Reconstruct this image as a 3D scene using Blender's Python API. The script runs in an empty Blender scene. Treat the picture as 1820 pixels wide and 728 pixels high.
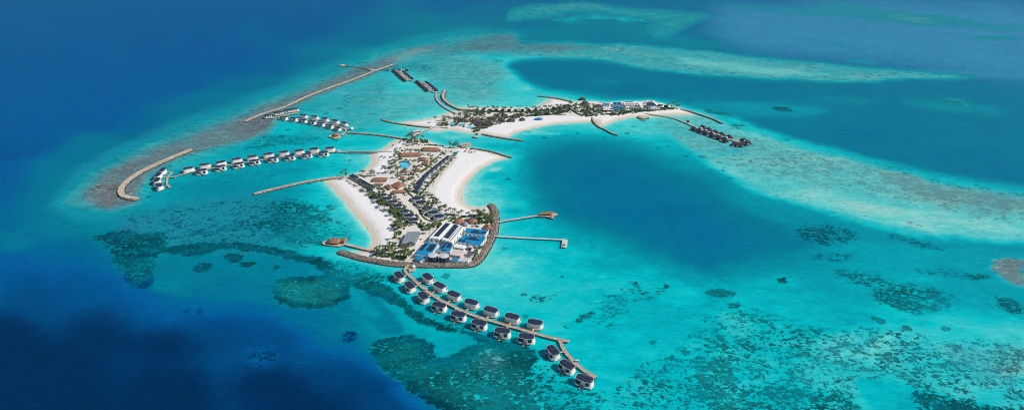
import bpy, math, random
import numpy as np
from mathutils import Vector
random.seed(7); RNG = np.random.default_rng(11)
SC = bpy.context.scene; COL = SC.collection
PI = math.pi
# ---------------------------------------------------------------- camera and survey helpers
F = 1100.0; CX = 910.0; CY = 364.0; H = 370.0; P = math.radians(27.1)
sP, cP = math.sin(P), math.cos(P)
def G(x, y, z=0.0):
    dx = (x-CX)/F; dy = (y-CY)/F
    t = (H-z)/(sP+dy*cP)
    return (dx*t, (cP-dy*sP)*t)
def ppm(y):                       # picture units per metre at that distance
    return F*(sP+(y-CY)/F*cP)/H
cam = bpy.data.cameras.new('camera'); co = bpy.data.objects.new('camera', cam); COL.objects.link(co)
cam.sensor_width = 36; cam.lens = F/1820*36; cam.clip_start = 1; cam.clip_end = 60000
co.location = (0, 0, H); co.rotation_euler = (PI/2-P, 0, 0); SC.camera = co

def lin(c):
    c = c/255.0
    return c/12.92 if c <= 0.04045 else ((c+0.055)/1.055)**2.4
def C(r, g, b, k=1.0): return (min(lin(r)*k, .95), min(lin(g)*k, .95), min(lin(b)*k, .95), 1)
# ---------------------------------------------------------------- materials
def newmat(name):
    m = bpy.data.materials.new(name); m.use_nodes = True
    nt = m.node_tree; b = nt.nodes['Principled BSDF']
    return m, nt, b
def N(nt, t, **kw):
    n = nt.nodes.new(t)
    for k, v in kw.items(): setattr(n, k, v)
    return n
def noisy(name, c1, c2, scale=.5, rough=.8, detail=5, bump=0., spec=.3, w=(.35, .65), metallic=0, coord='Object', stretch=None):
    m, nt, b = newmat(name); L = nt.links.new
    tc = N(nt, 'ShaderNodeTexCoord'); nz = N(nt, 'ShaderNodeTexNoise')
    nz.inputs['Scale'].default_value = scale; nz.inputs['Detail'].default_value = detail
    src = tc.outputs[coord]
    if stretch:
        mp = N(nt, 'ShaderNodeMapping'); mp.inputs['Scale'].default_value = stretch; L(src, mp.inputs[0]); src = mp.outputs[0]
    L(src, nz.inputs['Vector'])
    cr = N(nt, 'ShaderNodeValToRGB'); e = cr.color_ramp.elements
    e[0].position = w[0]; e[0].color = c1; e[1].position = w[1]; e[1].color = c2
    L(nz.outputs['Fac'], cr.inputs[0]); L(cr.outputs[0], b.inputs['Base Color'])
    b.inputs['Roughness'].default_value = rough; b.inputs['Specular IOR Level'].default_value = spec
    b.inputs['Metallic'].default_value = metallic
    if bump:
        bp = N(nt, 'ShaderNodeBump'); bp.inputs['Strength'].default_value = bump; bp.inputs['Distance'].default_value = .3
        L(nz.outputs['Fac'], bp.inputs['Height']); L(bp.outputs[0], b.inputs['Normal'])
    return m
def panelled(name, base, line, sx, sy, rough=.5, mortar=.03, var=None, spec=.4):
    m, nt, b = newmat(name); L = nt.links.new
    tc = N(nt, 'ShaderNodeTexCoord'); br = N(nt, 'ShaderNodeTexBrick')
    br.offset = 0; br.inputs['Scale'].default_value = 1
    br.inputs['Brick Width'].default_value = sx; br.inputs['Row Height'].default_value = sy
    br.inputs['Mortar Size'].default_value = mortar; br.inputs['Mortar Smooth'].default_value = .3
    br.inputs['Color1'].default_value = base; br.inputs['Color2'].default_value = var or base
    br.inputs['Mortar'].default_value = line
    L(tc.outputs['Object'], br.inputs['Vector']); L(br.outputs[0], b.inputs['Base Color'])
    b.inputs['Roughness'].default_value = rough; b.inputs['Specular IOR Level'].default_value = spec
    return m
M = {}
M['white'] = noisy('white_render', C(222, 218, 212), C(240, 238, 234), .6, .7)
M['offwhite'] = noisy('pale_concrete', C(190, 184, 178), C(214, 208, 202), .4, .8)
M['navyroof'] = panelled('dark_standing_seam_roof', (.016, .024, .05, 1), (.07, .08, .12, 1), 2.6, 2.2, .5, .06, (.026, .034, .07, 1), .3)
M['solar'] = panelled('solar_panels', (.012, .02, .05, 1), (.08, .09, .13, 1), 1.2, 2.0, .3, .05, (.02, .03, .07, 1))
M['greyroof'] = panelled('grey_roof_sheets', C(132, 138, 146), C(110, 114, 120), 3.0, 8.0, .6, .08, C(146, 152, 158))
M['blueroof'] = noisy('blue_painted_roof', C(14, 122, 168), C(38, 148, 192), .35, .5, stretch=(.3, 2, 1))
M['glass'] = noisy('dark_window_glass', (.01, .02, .03, 1), (.03, .045, .06, 1), .4, .15, spec=.6)
M['wood'] = noisy('weathered_timber', C(176, 146, 124), C(212, 186, 164), .35, .8, stretch=(1, 1, 1))
M['woodpink'] = noisy('pinkish_boards', C(176, 156, 152), C(206, 188, 184), .35, .8)
M['darkwood'] = noisy('dark_timber', (.03, .025, .02, 1), (.08, .06, .05, 1), .8, .8)
M['thatch'] = noisy('orange_brown_thatch', C(124, 84, 62), C(176, 126, 98), .5, .9, 8, .5, stretch=(1, 1, .3))
M['brownthatch'] = noisy('dark_brown_thatch', C(56, 42, 42), C(112, 90, 88), .6, .9, 8, .5)
M['darkthatch'] = noisy('charcoal_thatch', C(32, 34, 42), C(74, 74, 84), .8, .9, 6, .4)
M['palm'] = noisy('palm_fronds', (.03, .07, .015, 1), (.1, .15, .04, 1), .6, .6, spec=.2)
M['palm2'] = noisy('dry_palm_fronds', (.04, .06, .015, 1), (.12, .14, .04, 1), .6, .6, spec=.2)
M['trunk'] = noisy('palm_trunk', (.10, .075, .05, 1), (.2, .15, .11, 1), 1.5, .9)
M['shrub'] = noisy('garden_shrub_leaves', (.04, .085, .015, 1), (.13, .18, .04, 1), .12, .8, spec=.15, coord='Object')
M['lawn'] = noisy('clipped_lawn', (.07, .12, .02, 1), (.15, .2, .04, 1), .3, .9, spec=.1)
M['pool'] = noisy('pool_water', C(60, 180, 215), C(110, 214, 232), .2, .15, spec=.4)
M['paving'] = noisy('pinkish_paving', C(196, 178, 170), C(222, 208, 200), .3, .85)
M['metal'] = noisy('grey_steel', (.2, .2, .21, 1), (.32, .32, .33, 1), 1, .5, metallic=.3)
M['tankside'] = noisy('dark_tank_side', (.015, .02, .04, 1), (.04, .05, .08, 1), .5, .5)
M['tanktop'] = noisy('pale_tank_top', C(178, 182, 188), C(206, 210, 214), .3, .6)
M['canvas'] = noisy('blue_canvas', C(20, 110, 190), C(50, 150, 215), .5, .8)
M['sandcrest'] = noisy('compacted_coral_sand', C(176, 152, 132), C(214, 194, 172), .25, .95, 6)
# rubble stone: cells of boulders with dark gaps, wet and weedy at the waterline
def rubble(name, c1, c2, gap):
    m, nt, b = newmat(name); L = nt.links.new
    g = N(nt, 'ShaderNodeNewGeometry'); vo = N(nt, 'ShaderNodeTexVoronoi'); vo.inputs['Scale'].default_value = .75
    L(g.outputs['Position'], vo.inputs['Vector'])
    sp = N(nt, 'ShaderNodeSeparateColor'); L(vo.outputs['Color'], sp.inputs[0])
    mx = N(nt, 'ShaderNodeMix', data_type='RGBA'); mx.inputs[6].default_value = c1; mx.inputs[7].default_value = c2
    L(sp.outputs[0], mx.inputs[0])
    mr = N(nt, 'ShaderNodeMapRange'); mr.inputs[1].default_value = .35; mr.inputs[2].default_value = .75
    L(vo.outputs['Distance'], mr.inputs[0])
    mx2 = N(nt, 'ShaderNodeMix', data_type='RGBA'); mx2.inputs[7].default_value = gap
    L(mr.outputs[0], mx2.inputs[0]); L(mx.outputs[2], mx2.inputs[6])
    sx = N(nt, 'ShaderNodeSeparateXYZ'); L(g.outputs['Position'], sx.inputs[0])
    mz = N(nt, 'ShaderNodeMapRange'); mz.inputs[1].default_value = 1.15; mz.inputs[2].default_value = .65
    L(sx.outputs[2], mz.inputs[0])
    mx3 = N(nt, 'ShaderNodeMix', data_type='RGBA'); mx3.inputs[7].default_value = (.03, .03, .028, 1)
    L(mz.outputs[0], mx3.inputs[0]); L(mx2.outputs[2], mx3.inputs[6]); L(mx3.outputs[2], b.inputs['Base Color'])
    b.inputs['Roughness'].default_value = .9; b.inputs['Specular IOR Level'].default_value = .2
    return m
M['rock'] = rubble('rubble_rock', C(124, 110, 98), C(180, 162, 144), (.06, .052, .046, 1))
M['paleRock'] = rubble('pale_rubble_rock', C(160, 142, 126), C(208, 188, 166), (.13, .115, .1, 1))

# ---------------------------------------------------------------- mesh helpers
class MB:
    def __init__(s): s.v = []; s.f = []
    def add(s, vs, fs):
        o = len(s.v); s.v += [tuple(map(float, q)) for q in vs]; s.f += [tuple(i+o for i in q) for q in fs]; return s
    def prism(s, pts, z0, z1, inset=0.0, bottom=True):
        n = len(pts); cx = sum(p[0] for p in pts)/n; cy = sum(p[1] for p in pts)/n; k = 1-inset
        top = [(cx+(p[0]-cx)*k, cy+(p[1]-cy)*k, z1) for p in pts]
        vs = [(p[0], p[1], z0) for p in pts]+top
        fs = [(i, (i+1) % n, n+(i+1) % n, n+i) for i in range(n)]+[tuple(range(n, 2*n))]
        if bottom: fs.append(tuple(reversed(range(n))))
        return s.add(vs, fs)
    def box(s, x0, x1, y0, y1, z0, z1): return s.prism([(x0, y0), (x1, y0), (x1, y1), (x0, y1)], z0, z1)
    def tube(s, a, b, r0, r1=None, n=6):
        r1 = r0 if r1 is None else r1
        a = Vector(a); b = Vector(b); d = (b-a).normalized(); u = d.orthogonal().normalized(); w = d.cross(u)
        vs = []
        for q, r in ((a, r0), (b, r1)):
            for i in range(n):
                t = 2*PI*i/n; vs.append(q+u*math.cos(t)*r+w*math.sin(t)*r)
        fs = [(i, (i+1) % n, n+(i+1) % n, n+i) for i in range(n)]+[tuple(reversed(range(n))), tuple(range(n, 2*n))]
        return s.add(vs, fs)
    def mesh(s, name, mat, smooth=False):
        me = bpy.data.meshes.new(name); me.from_pydata(s.v, [], s.f); me.materials.append(mat)
        if smooth: me.polygons.foreach_set('use_smooth', [True]*len(me.polygons))
        me.update(); return me
    def build(s, name, mat, parent=None, smooth=False):
        o = bpy.data.objects.new(name, s.mesh(name, mat, smooth)); COL.objects.link(o)
        if parent: o.parent = parent
        return o
def tag(o, label, cat, group=None):
    o['label'] = label; o['category'] = cat
    if group: o['group'] = group
    return o
def thing(name, label, cat, loc, rz=0, group=None):
    o = bpy.data.objects.new(name, None); COL.objects.link(o); o.location = loc; o.rotation_euler = (0, 0, rz)
    o.empty_display_size = 1
    return tag(o, label, cat, group)
def copy_tree(o, parent=None):
    c = o.copy(); COL.objects.link(c); c.parent = parent
    for ch in list(o.children): copy_tree(ch, c)
    return c
def oval(L, W, n=28, p=2.6):
    r = []
    for i in range(n):
        t = 2*PI*i/n; c, s_ = math.cos(t), math.sin(t)
        r.append((L/2*math.copysign(abs(c)**(2/p), c), W/2*math.copysign(abs(s_)**(2/p), s_)))
    return r
ORD = ['first', 'second', 'third', 'fourth', 'fifth', 'sixth', 'seventh', 'eighth', 'ninth', 'tenth', 'eleventh', 'twelfth', 'thirteenth', 'fourteenth', 'fifteenth', 'sixteenth', 'seventeenth', 'eighteenth']
def resample(pts, step):
    pts = [Vector((p[0], p[1])) for p in pts]
    # Catmull-Rom for smooth curves
    ext = [pts[0]*2-pts[1]]+pts+[pts[-1]*2-pts[-2]]
    fine = []
    for i in range(1, len(ext)-2):
        p0, p1, p2, p3 = ext[i-1], ext[i], ext[i+1], ext[i+2]
        for k in range(16):
            t = k/16
            fine.append(.5*((2*p1)+(p2-p0)*t+(2*p0-5*p1+4*p2-p3)*t*t+(3*p1-p0-3*p2+p3)*t**3))
    fine.append(pts[-1])
    out = [fine[0]]; acc = 0
    for a, b in zip(fine, fine[1:]):
        d = (b-a).length
        while acc+d >= step:
            f = (step-acc)/d; a = a+(b-a)*f; out.append(a.copy()); d = (b-a).length; acc = 0
        acc += d
    if (out[-1]-fine[-1]).length > step*.3: out.append(fine[-1])
    return out
def normals(pl):
    r = []
    for i in range(len(pl)):
        a = pl[max(i-1, 0)]; b = pl[min(i+1, len(pl)-1)]; d = (b-a).normalized(); r.append(Vector((-d.y, d.x)))
    return r
def seg_dist(X, Y, poly, closed=True):
    d = np.full(X.shape, 1e9); n = len(poly); inside = np.zeros(X.shape, bool)
    for i in range(n if closed else n-1):
        x0, y0 = poly[i]; x1, y1 = poly[(i+1) % n]
        ex, ey = x1-x0, y1-y0; l2 = ex*ex+ey*ey+1e-9
        t = np.clip(((X-x0)*ex+(Y-y0)*ey)/l2, 0, 1)
        d = np.minimum(d, (X-x0-t*ex)**2+(Y-y0-t*ey)**2)
        if closed and y0 != y1:
            c = ((y0 > Y) != (y1 > Y)) & (X < (x1-x0)*(Y-y0)/(y1-y0)+x0); inside ^= c
    d = np.sqrt(d)
    return np.where(inside, d, -d) if closed else d
def chaikin(p, k=2):
    for _ in range(k):
        q = []
        for i in range(len(p)):
            a = p[i]; b = p[(i+1) % len(p)]
            q += [(a[0]*.75+b[0]*.25, a[1]*.75+b[1]*.25), (a[0]*.25+b[0]*.75, a[1]*.25+b[1]*.75)]
        p = q
    return p
def vnoise(X, Y, scale, seed):
    r = np.random.default_rng(seed).random((257, 257)); r[256] = r[0]; r[:, 256] = r[:, 0]; x = X/scale; y = Y/scale
    xi = np.floor(x).astype(int); yi = np.floor(y).astype(int); fx = x-xi; fy = y-yi
    fx = fx*fx*(3-2*fx); fy = fy*fy*(3-2*fy); a = xi % 256; b = yi % 256
    return (r[a, b]*(1-fx)+r[a+1, b]*fx)*(1-fy)+(r[a, b+1]*(1-fx)+r[a+1, b+1]*fx)*fy
def fbm(X, Y, scale, seed, o=4):
    s_ = 0; A = 1; T = 0
    for k in range(o): s_ = s_+vnoise(X, Y, scale/2**k, seed+k)*A; T += A; A *= .5
    return s_/T*2-1
def sst(a, b, x):
    t = np.clip((x-a)/(b-a), 0, 1); return t*t*(3-2*t)
def attr(me, name, arr):
    at = me.attributes.new(name, 'FLOAT', 'POINT'); at.data.foreach_set('value', arr.astype(np.float32).ravel())

# ---------------------------------------------------------------- outlines surveyed from the photograph
ISLE1 = [(571,322),(580,324),(592,337),(610,356),(628,379),(640,392),(652,405),(660,418),(663,430),(657,443),(630,449),(612,450),(625,458),(653,463),(700,468),(748,470),(835,470),(850,462),(868,436),(878,410),(879,385),(870,364),(862,367),(847,370),(828,365),(819,354),(820,341),(831,323),(847,306),(866,293),(880,286.5),(897,282.5),(908,281),(895,277),(880,272),(860,267),(838,263),(800,261),(784,259.5),(770,254),(758,249.5),(740,247.5),(721,247),(700,249),(690,258),(680,266),(664,270),(655,273.5),(661,278),(663,286),(654,297),(640,306),(628,311),(606,315),(590,318)]
ISLE2 = [(704,219),(722,216.4),(736,215),(758,212),(774,208.6),(796,201),(806,199),(815,196),(819,192),(845,190.2),(876,191),(901,192),(949,192),(961,186.6),(970,181),(972,177.5),(980,175),(1000,178),(1019,182),(1027,180),(1040,181),(1049,179),(1066,181.5),(1084,182),(1104,181),(1131,180),(1148,179),(1164,180),(1176,184),(1192,187.5),(1206,190.8),(1214,194),(1226,199),(1238,203.5),(1212,204.3),(1190,204.3),(1164,206),(1131,208.4),(1115,209.5),(1093,215),(1071,223.7),(1064,223),(1056,214.8),(1051,217.5),(1016,218),(979,221.8),(954,226.5),(926,233),(912,238),(904,244.5),(876,242),(857,238.6),(850,236.5),(837,236.7),(821,236),(808,231.8),(795,230.6),(780,233.8),(763,231.6),(758,227.5),(735,224)]
INLAND1 = [(603,317),(627,332),(650,348),(671,363),(688,378),(698,400),(702,412),(690,430),(690,455),(700,470),(850,465),(878,420),(875,380),(850,383),(821,385),(806,376),(788,365),(777,354),(773,338),(784,319),(796,304),(808,293),(814,283),(812,262),(760,256),(720,252),(705,270),(700,290),(690,310),(640,310),(612,314)]
INLAND2 = [(790,206),(820,194),(1000,186),(1060,184),(1200,190),(1150,200),(1090,206),(1030,208),(960,206),(900,214),(870,226),(850,232),(800,226),(770,224)]
def W(poly, k=2): return [G(x, y) for x, y in chaikin(poly, k)]
isle1w = W(ISLE1); isle2w = W(ISLE2)
# ---------------------------------------------------------------- water
xs = np.unique(np.concatenate([np.arange(-30000, -2600, 1500), np.arange(-2600, -700, 7), np.arange(-700, 900, 2.4), np.arange(900, 2600, 7), np.arange(2600, 30000, 1500)]))
yl = [-2000, -1000, -400, 0, 200, 280, 330]; yv = 345.0
while yv < 3200: yl.append(yv); yv += max(1.8, yv*yv/370/260)
yl += list(np.arange(3300, 6000, 150))+list(np.arange(6000, 50000, 2500)); ys = np.array(yl)
X, Y = np.meshgrid(xs, ys); nyy, nxx = X.shape
dep = Y*cP+H*sP; dep = np.maximum(dep, 60)
PX = CX+F*X/dep; PY = CY+F*(H*cP-Y*sP)/dep
PX = np.clip(PX, -500, 2400); PY = np.clip(PY, -190, 1000)
# a little organic wander for every traced edge, broader on the far shoals
k_ = np.clip(ppm(PY), .1, 3)
wob = 9
wy = np.clip(.12+.0009*PY, .05, .7); far_ = np.clip((118-PY)/50, 0, 1)
QX = PX+(fbm(X, Y, 60, 3)*wob+fbm(X, Y, 11, 13, 3)*4)*k_; QY = PY+(fbm(X, Y, 60, 33)*wob+fbm(X, Y, 11, 43, 3)*4)*k_*wy
ctrl = """0,0,.9 200,0,.9 400,0,.88 600,0,.86 800,0,.84 900,0,.82 1000,0,.8 1100,0,.78 1200,0,.78 1400,0,.84 1600,0,.84 1820,0,.84
0,60,.92 300,60,.92 550,50,.89 650,60,.82 720,62,.74 790,50,.7 860,40,.72 900,25,.76 1300,45,.78 1400,60,.82 1600,60,.82 1820,60,.82 1300,75,.74 1500,95,.8 1700,110,.8 1820,120,.78
0,150,.95 200,150,.94 400,110,.92 480,110,.86 560,105,.76 620,90,.72 450,150,.76 380,180,.74 320,200,.76 300,150,.9 250,220,.82 180,200,.93 180,270,.74 120,300,.74 60,260,.9 0,250,.97 0,330,.88 70,350,.74
140,340,.62 100,400,.68 200,400,.62 300,400,.60 400,400,.57 250,370,.56 350,355,.56 330,330,.54 420,330,.54 500,330,.5 480,305,.48 560,300,.38 610,300,.32 640,285,.24 600,285,.32
0,380,.82 0,430,.85 50,410,.78 0,480,.88 100,460,.84 150,440,.79 150,500,.91 60,520,.93 220,480,.83 210,440,.72 280,425,.6 340,425,.56 400,430,.54
450,380,.54 520,350,.46 560,340,.32 590,370,.26 540,400,.36 500,420,.5 600,400,.26 630,420,.26 590,440,.3 560,450,.38 560,470,.46 620,480,.36 680,490,.3
0,600,1 100,650,1 200,580,1 300,600,1 400,580,.95 450,560,.9 350,550,.88 300,530,.8 250,550,.9 500,600,.94 560,570,.84 600,560,.7 640,570,.6 500,680,1 600,650,.97 650,690,.97 300,700,1 100,728,1 560,728,1 700,728,.95 620,610,.88 640,590,.78 780,728,.82 860,728,.62
640,540,.5 670,560,.48 690,580,.46 720,590,.44 660,520,.45 700,545,.42 740,560,.38 780,590,.38
720,500,.28 780,500,.26 850,490,.2 900,470,.2 950,450,.26 880,450,.2 940,400,.33 900,380,.33 900,330,.35 880,310,.33 850,330,.26 850,350,.26 920,300,.36 930,430,.3 1000,460,.3 1000,500,.3 900,520,.27 960,560,.3 1060,520,.3 1080,600,.33 1000,650,.36 1100,680,.34 1000,700,.38 940,720,.48 900,680,.45
1150,500,.33 1250,520,.32 1350,500,.36 1250,600,.32 1150,600,.32 1400,560,.36 1500,560,.4 1300,520,.37 1500,520,.42 1600,500,.38 1700,470,.4 1800,520,.42 1600,580,.3 1700,600,.24 1800,620,.2 1300,680,.3 1400,700,.32 1500,640,.26 1600,720,.44 1650,700,.38 1540,700,.3 1800,700,.3 1200,720,.36
1060,450,.42 1150,480,.42 1230,500,.38 1000,420,.42 980,400,.42 1450,460,.46 1500,440,.5 1600,450,.46 1560,430,.48 1700,440,.5 1800,450,.5 1500,480,.42 1400,440,.52 1460,410,.55
1130,260,.5 1180,270,.46 1230,300,.46 1150,240,.3 1100,240,.22 1060,230,.24 1020,228,.24 980,235,.34 940,255,.42 920,270,.36 960,230,.26 1150,222,.16 1120,218,.16 1180,215,.16
480,230,.34 520,240,.34 560,220,.3 600,210,.27 640,190,.24 580,180,.27 620,160,.25 660,200,.2 640,225,.24 700,180,.18 720,200,.18 760,190,.17 700,230,.22 650,255,.27 620,250,.28 560,255,.4 500,255,.44 440,265,.44 410,275,.42 380,280,.38 330,295,.36 300,350,.5 285,310,.38 270,330,.38 470,270,.42 530,290,.43
700,150,.22 680,120,.28 740,120,.22 800,120,.18 850,130,.16 880,110,.2 840,160,.16 900,170,.18 950,180,.22 800,150,.18 820,175,.15 860,105,.2 760,105,.3 780,140,.2
1130,172,.55 1200,185,.4 1240,190,.36 1280,215,.3 1310,225,.26 1260,180,.5 1240,205,.22 1300,240,.2
860,250,.3 820,245,.28 780,242,.26 900,258,.32 870,262,.3 760,240,.26"""
cp = np.array([[float(v) for v in t.split(',')] for t in ctrl.split()])
gx_ = np.arange(-500, 2412, 6.); gy_ = np.arange(-190, 1012, 6.); CXg, CYg = np.meshgrid(gx_, gy_)
num = np.zeros(CXg.shape); den = np.zeros(CXg.shape)
for x, y, v in cp:
    sy = 2.2 if y < 300 else 1.6
    q2 = (CXg-x)**2+((CYg-y)*sy)**2
    w = np.exp(-q2/(2*34**2))+.04*np.exp(-q2/(2*75**2))+.001*np.exp(-q2/(2*180**2))+1e-9/(1+q2)
    num += w*v; den += w
Cg = num/den
fx = (QX+500)/6; fy = (QY+190)/6; ix = np.clip(fx.astype(int), 0, len(gx_)-2); iy = np.clip(fy.astype(int), 0, len(gy_)-2)
fx = np.clip(fx-ix, 0, 1); fy = np.clip(fy-iy, 0, 1)
D = (Cg[iy, ix]*(1-fx)+Cg[iy, ix+1]*fx)*(1-fy)+(Cg[iy+1, ix]*(1-fx)+Cg[iy+1, ix+1]*fx)*fy
QX = QX+fbm(X, Y, 260, 503)*42*far_*k_*1.3; QY = QY+(fbm(X, Y, 240, 533)*11+fbm(X, Y, 70, 553)*5)*far_
cap = .865+.13*sst(180, 560, QY); D = np.where(D > cap, cap+(D-cap)*.12, D)
R = np.zeros(X.shape); T = np.zeros(X.shape)
del num, den, fx, fy, ix, iy
def layer(poly, d=None, r=None, t=None, f=8, s=1.0, wander=True, dmul=None, sh=0):
    global D, R, T
    poly = chaikin(poly, 1)
    ax = [p[0] for p in poly]; ay = [p[1] for p in poly]; m = f+14
    sel = (QX > min(ax)-m) & (QX < max(ax)+m) & (QY > min(ay)-m) & (QY < max(ay)+m)
    if not sel.any(): return
    yy = 1.5                                   # distances are stretched: ground seen obliquely
    sd = seg_dist(QX[sel], QY[sel]*yy, [(p[0], p[1]*yy) for p in poly])
    w = sst(-f/2+sh, f/2+sh, sd)*s
    if d is not None: D[sel] = D[sel]*(1-w)+d*w
    if dmul is not None: D[sel] *= 1-w*(1-dmul)
    if r is not None: R[sel] = R[sel]*(1-w)+r*w
    if t is not None: T[sel] = T[sel]*(1-w)+t*w
# lagoons
layer([(950,268),(985,250),(1040,243),(1100,250),(1150,272),(1200,296),(1260,318),(1310,350),(1360,380),(1410,405),(1450,425),(1450,455),(1380,485),(1290,492),(1200,480),(1150,455),(1090,425),(1030,405),(985,385),(950,350),(935,310)], d=.72, f=74)
layer([(1010,290),(1090,290),(1180,330),(1290,390),(1300,440),(1200,450),(1100,400),(1030,350)], d=.78, f=60, s=.7)
layer([(1250,470),(1400,450),(1500,440),(1480,480),(1380,500)], d=.5, f=40, s=.6)
layer([(1230,290),(1300,325),(1370,352),(1440,378),(1530,400),(1620,420),(1720,434),(1820,440),(1820,452),(1600,435),(1480,420),(1400,400),(1300,350)], d=.56, f=20, s=.7)
layer([(905,114),(935,104),(1000,103),(1080,108),(1150,122),(1250,133),(1350,141),(1450,147),(1560,149),(1640,141),(1730,144),(1900,152),(1900,340),(1820,328),(1760,322),(1680,312),(1600,292),(1530,278),(1450,260),(1390,243),(1340,222),(1300,203),(1240,188),(1170,180),(1100,173),(1040,168),(980,160),(940,147),(915,132)], d=.74, f=26)
layer([(1210,182),(1300,180),(1400,186),(1480,195),(1430,205),(1340,207),(1280,200)], d=.5, f=22, s=.8)
layer([(1580,178),(1680,176),(1760,190),(1800,205),(1740,205),(1640,195)], d=.56, f=26, s=.7)
layer([(1450,172),(1520,172),(1600,182),(1500,188)], d=.6, f=18, s=.6)
layer([(1050,142),(1100,143),(1100,150),(1060,150)], d=.6, f=10, s=.5)
# pale bank on the right
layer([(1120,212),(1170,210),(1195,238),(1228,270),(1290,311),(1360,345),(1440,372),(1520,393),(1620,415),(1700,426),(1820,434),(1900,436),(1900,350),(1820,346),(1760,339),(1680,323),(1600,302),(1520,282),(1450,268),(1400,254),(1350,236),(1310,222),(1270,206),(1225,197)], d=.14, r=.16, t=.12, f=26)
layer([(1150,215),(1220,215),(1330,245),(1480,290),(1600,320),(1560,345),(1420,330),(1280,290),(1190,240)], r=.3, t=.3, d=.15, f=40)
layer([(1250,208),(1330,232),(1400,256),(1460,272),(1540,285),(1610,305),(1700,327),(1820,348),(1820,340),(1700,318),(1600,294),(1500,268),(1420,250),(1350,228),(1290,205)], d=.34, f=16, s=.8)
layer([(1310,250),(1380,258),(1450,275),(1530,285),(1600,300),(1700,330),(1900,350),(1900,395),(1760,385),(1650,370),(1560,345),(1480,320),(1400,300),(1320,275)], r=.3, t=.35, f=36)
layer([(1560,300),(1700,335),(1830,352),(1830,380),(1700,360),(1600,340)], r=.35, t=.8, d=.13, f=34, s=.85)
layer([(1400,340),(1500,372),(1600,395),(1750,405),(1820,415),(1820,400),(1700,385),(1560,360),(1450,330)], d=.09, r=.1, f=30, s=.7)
layer([(1215,210),(1260,222),(1300,245),(1270,252),(1230,235)], r=.3, d=.15, f=16)
for q in ([(1240,193),(1270,196),(1300,205),(1290,208),(1255,202)], [(1297,222),(1312,220),(1328,222),(1312,227)], [(1366,194),(1385,189),(1410,193),(1415,200),(1385,199)]): layer(q, r=.85, f=6)
# reef band north of the second lagoon
layer([(760,95),(800,90),(870,80),(930,78),(1000,82),(1100,79),(1200,84),(1260,91),(1350,100),(1450,110),(1550,120),(1650,127),(1760,137),(1700,142),(1600,140),(1540,146),(1480,147),(1400,142),(1300,135),(1200,130),(1120,116),(1050,104),(960,101),(880,98),(800,96)], d=.2, r=.25, t=.45, f=9)
layer([(1200,100),(1260,106),(1350,118),(1450,128),(1480,134),(1400,136),(1300,126),(1210,112)], d=.1, r=.08, t=.2, f=12, s=.8)
layer([(740,100),(790,82),(840,68),(870,58),(915,60),(932,74),(1000,80),(1090,82),(1010,90),(900,88),(820,96),(760,108)], d=.2, r=.25, t=.95, f=14)
layer([(800,92),(860,93),(930,98),(900,104),(860,98),(810,97)], d=.33, r=0, f=6, s=.9)
layer([(872,103),(885,102),(900,108),(890,112),(875,108)], d=.2, r=.7, f=4)
# far lagoon and its rim
layer([(925,70),(940,55),(990,36),(1050,30),(1110,30),(1150,42),(1190,58),(1240,66),(1300,74),(1280,84),(1180,82),(1080,78),(990,76),(930,76)], d=.68, f=12)
layer([(985,37),(1040,31),(1100,29),(1150,40),(1140,42),(1100,34),(1045,35),(995,40)], d=.36, f=6, s=.9)
layer([(918,24),(960,12),(1050,8),(1150,12),(1220,20),(1255,34),(1240,48),(1205,58),(1170,64),(1150,50),(1180,46),(1140,38),(1120,28),(1050,26),(985,32),(920,40)], d=.36, r=.2, t=.6, f=16)
layer([(960,14),(1040,11),(1100,16),(1030,21),(965,20)], d=.2, r=.1, t=.9, f=10, s=.8)
layer([(1250,10),(1400,4),(1900,0),(1900,150),(1750,135),(1600,115),(1500,105),(1350,92),(1280,60)], d=.79, r=0, t=.8, f=70, s=.85)  # haze and sky reflection painted into the far right water as pale blue
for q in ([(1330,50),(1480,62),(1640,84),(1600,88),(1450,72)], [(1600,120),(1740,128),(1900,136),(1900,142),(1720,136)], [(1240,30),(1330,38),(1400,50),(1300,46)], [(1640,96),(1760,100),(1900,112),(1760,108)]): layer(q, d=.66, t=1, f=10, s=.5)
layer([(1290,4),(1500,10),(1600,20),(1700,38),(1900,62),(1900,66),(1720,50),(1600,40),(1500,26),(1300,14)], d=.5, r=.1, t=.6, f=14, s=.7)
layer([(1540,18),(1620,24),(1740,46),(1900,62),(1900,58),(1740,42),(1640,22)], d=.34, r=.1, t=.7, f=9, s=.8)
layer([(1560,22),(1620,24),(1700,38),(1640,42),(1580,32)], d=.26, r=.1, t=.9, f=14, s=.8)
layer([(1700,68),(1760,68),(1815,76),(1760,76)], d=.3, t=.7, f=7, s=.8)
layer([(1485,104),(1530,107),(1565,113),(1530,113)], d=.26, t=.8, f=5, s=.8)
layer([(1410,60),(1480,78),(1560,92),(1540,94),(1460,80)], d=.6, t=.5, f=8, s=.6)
layer([(1680,176),(1705,177),(1725,183),(1700,187),(1680,181)], d=.3, r=.85, f=5)
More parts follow.
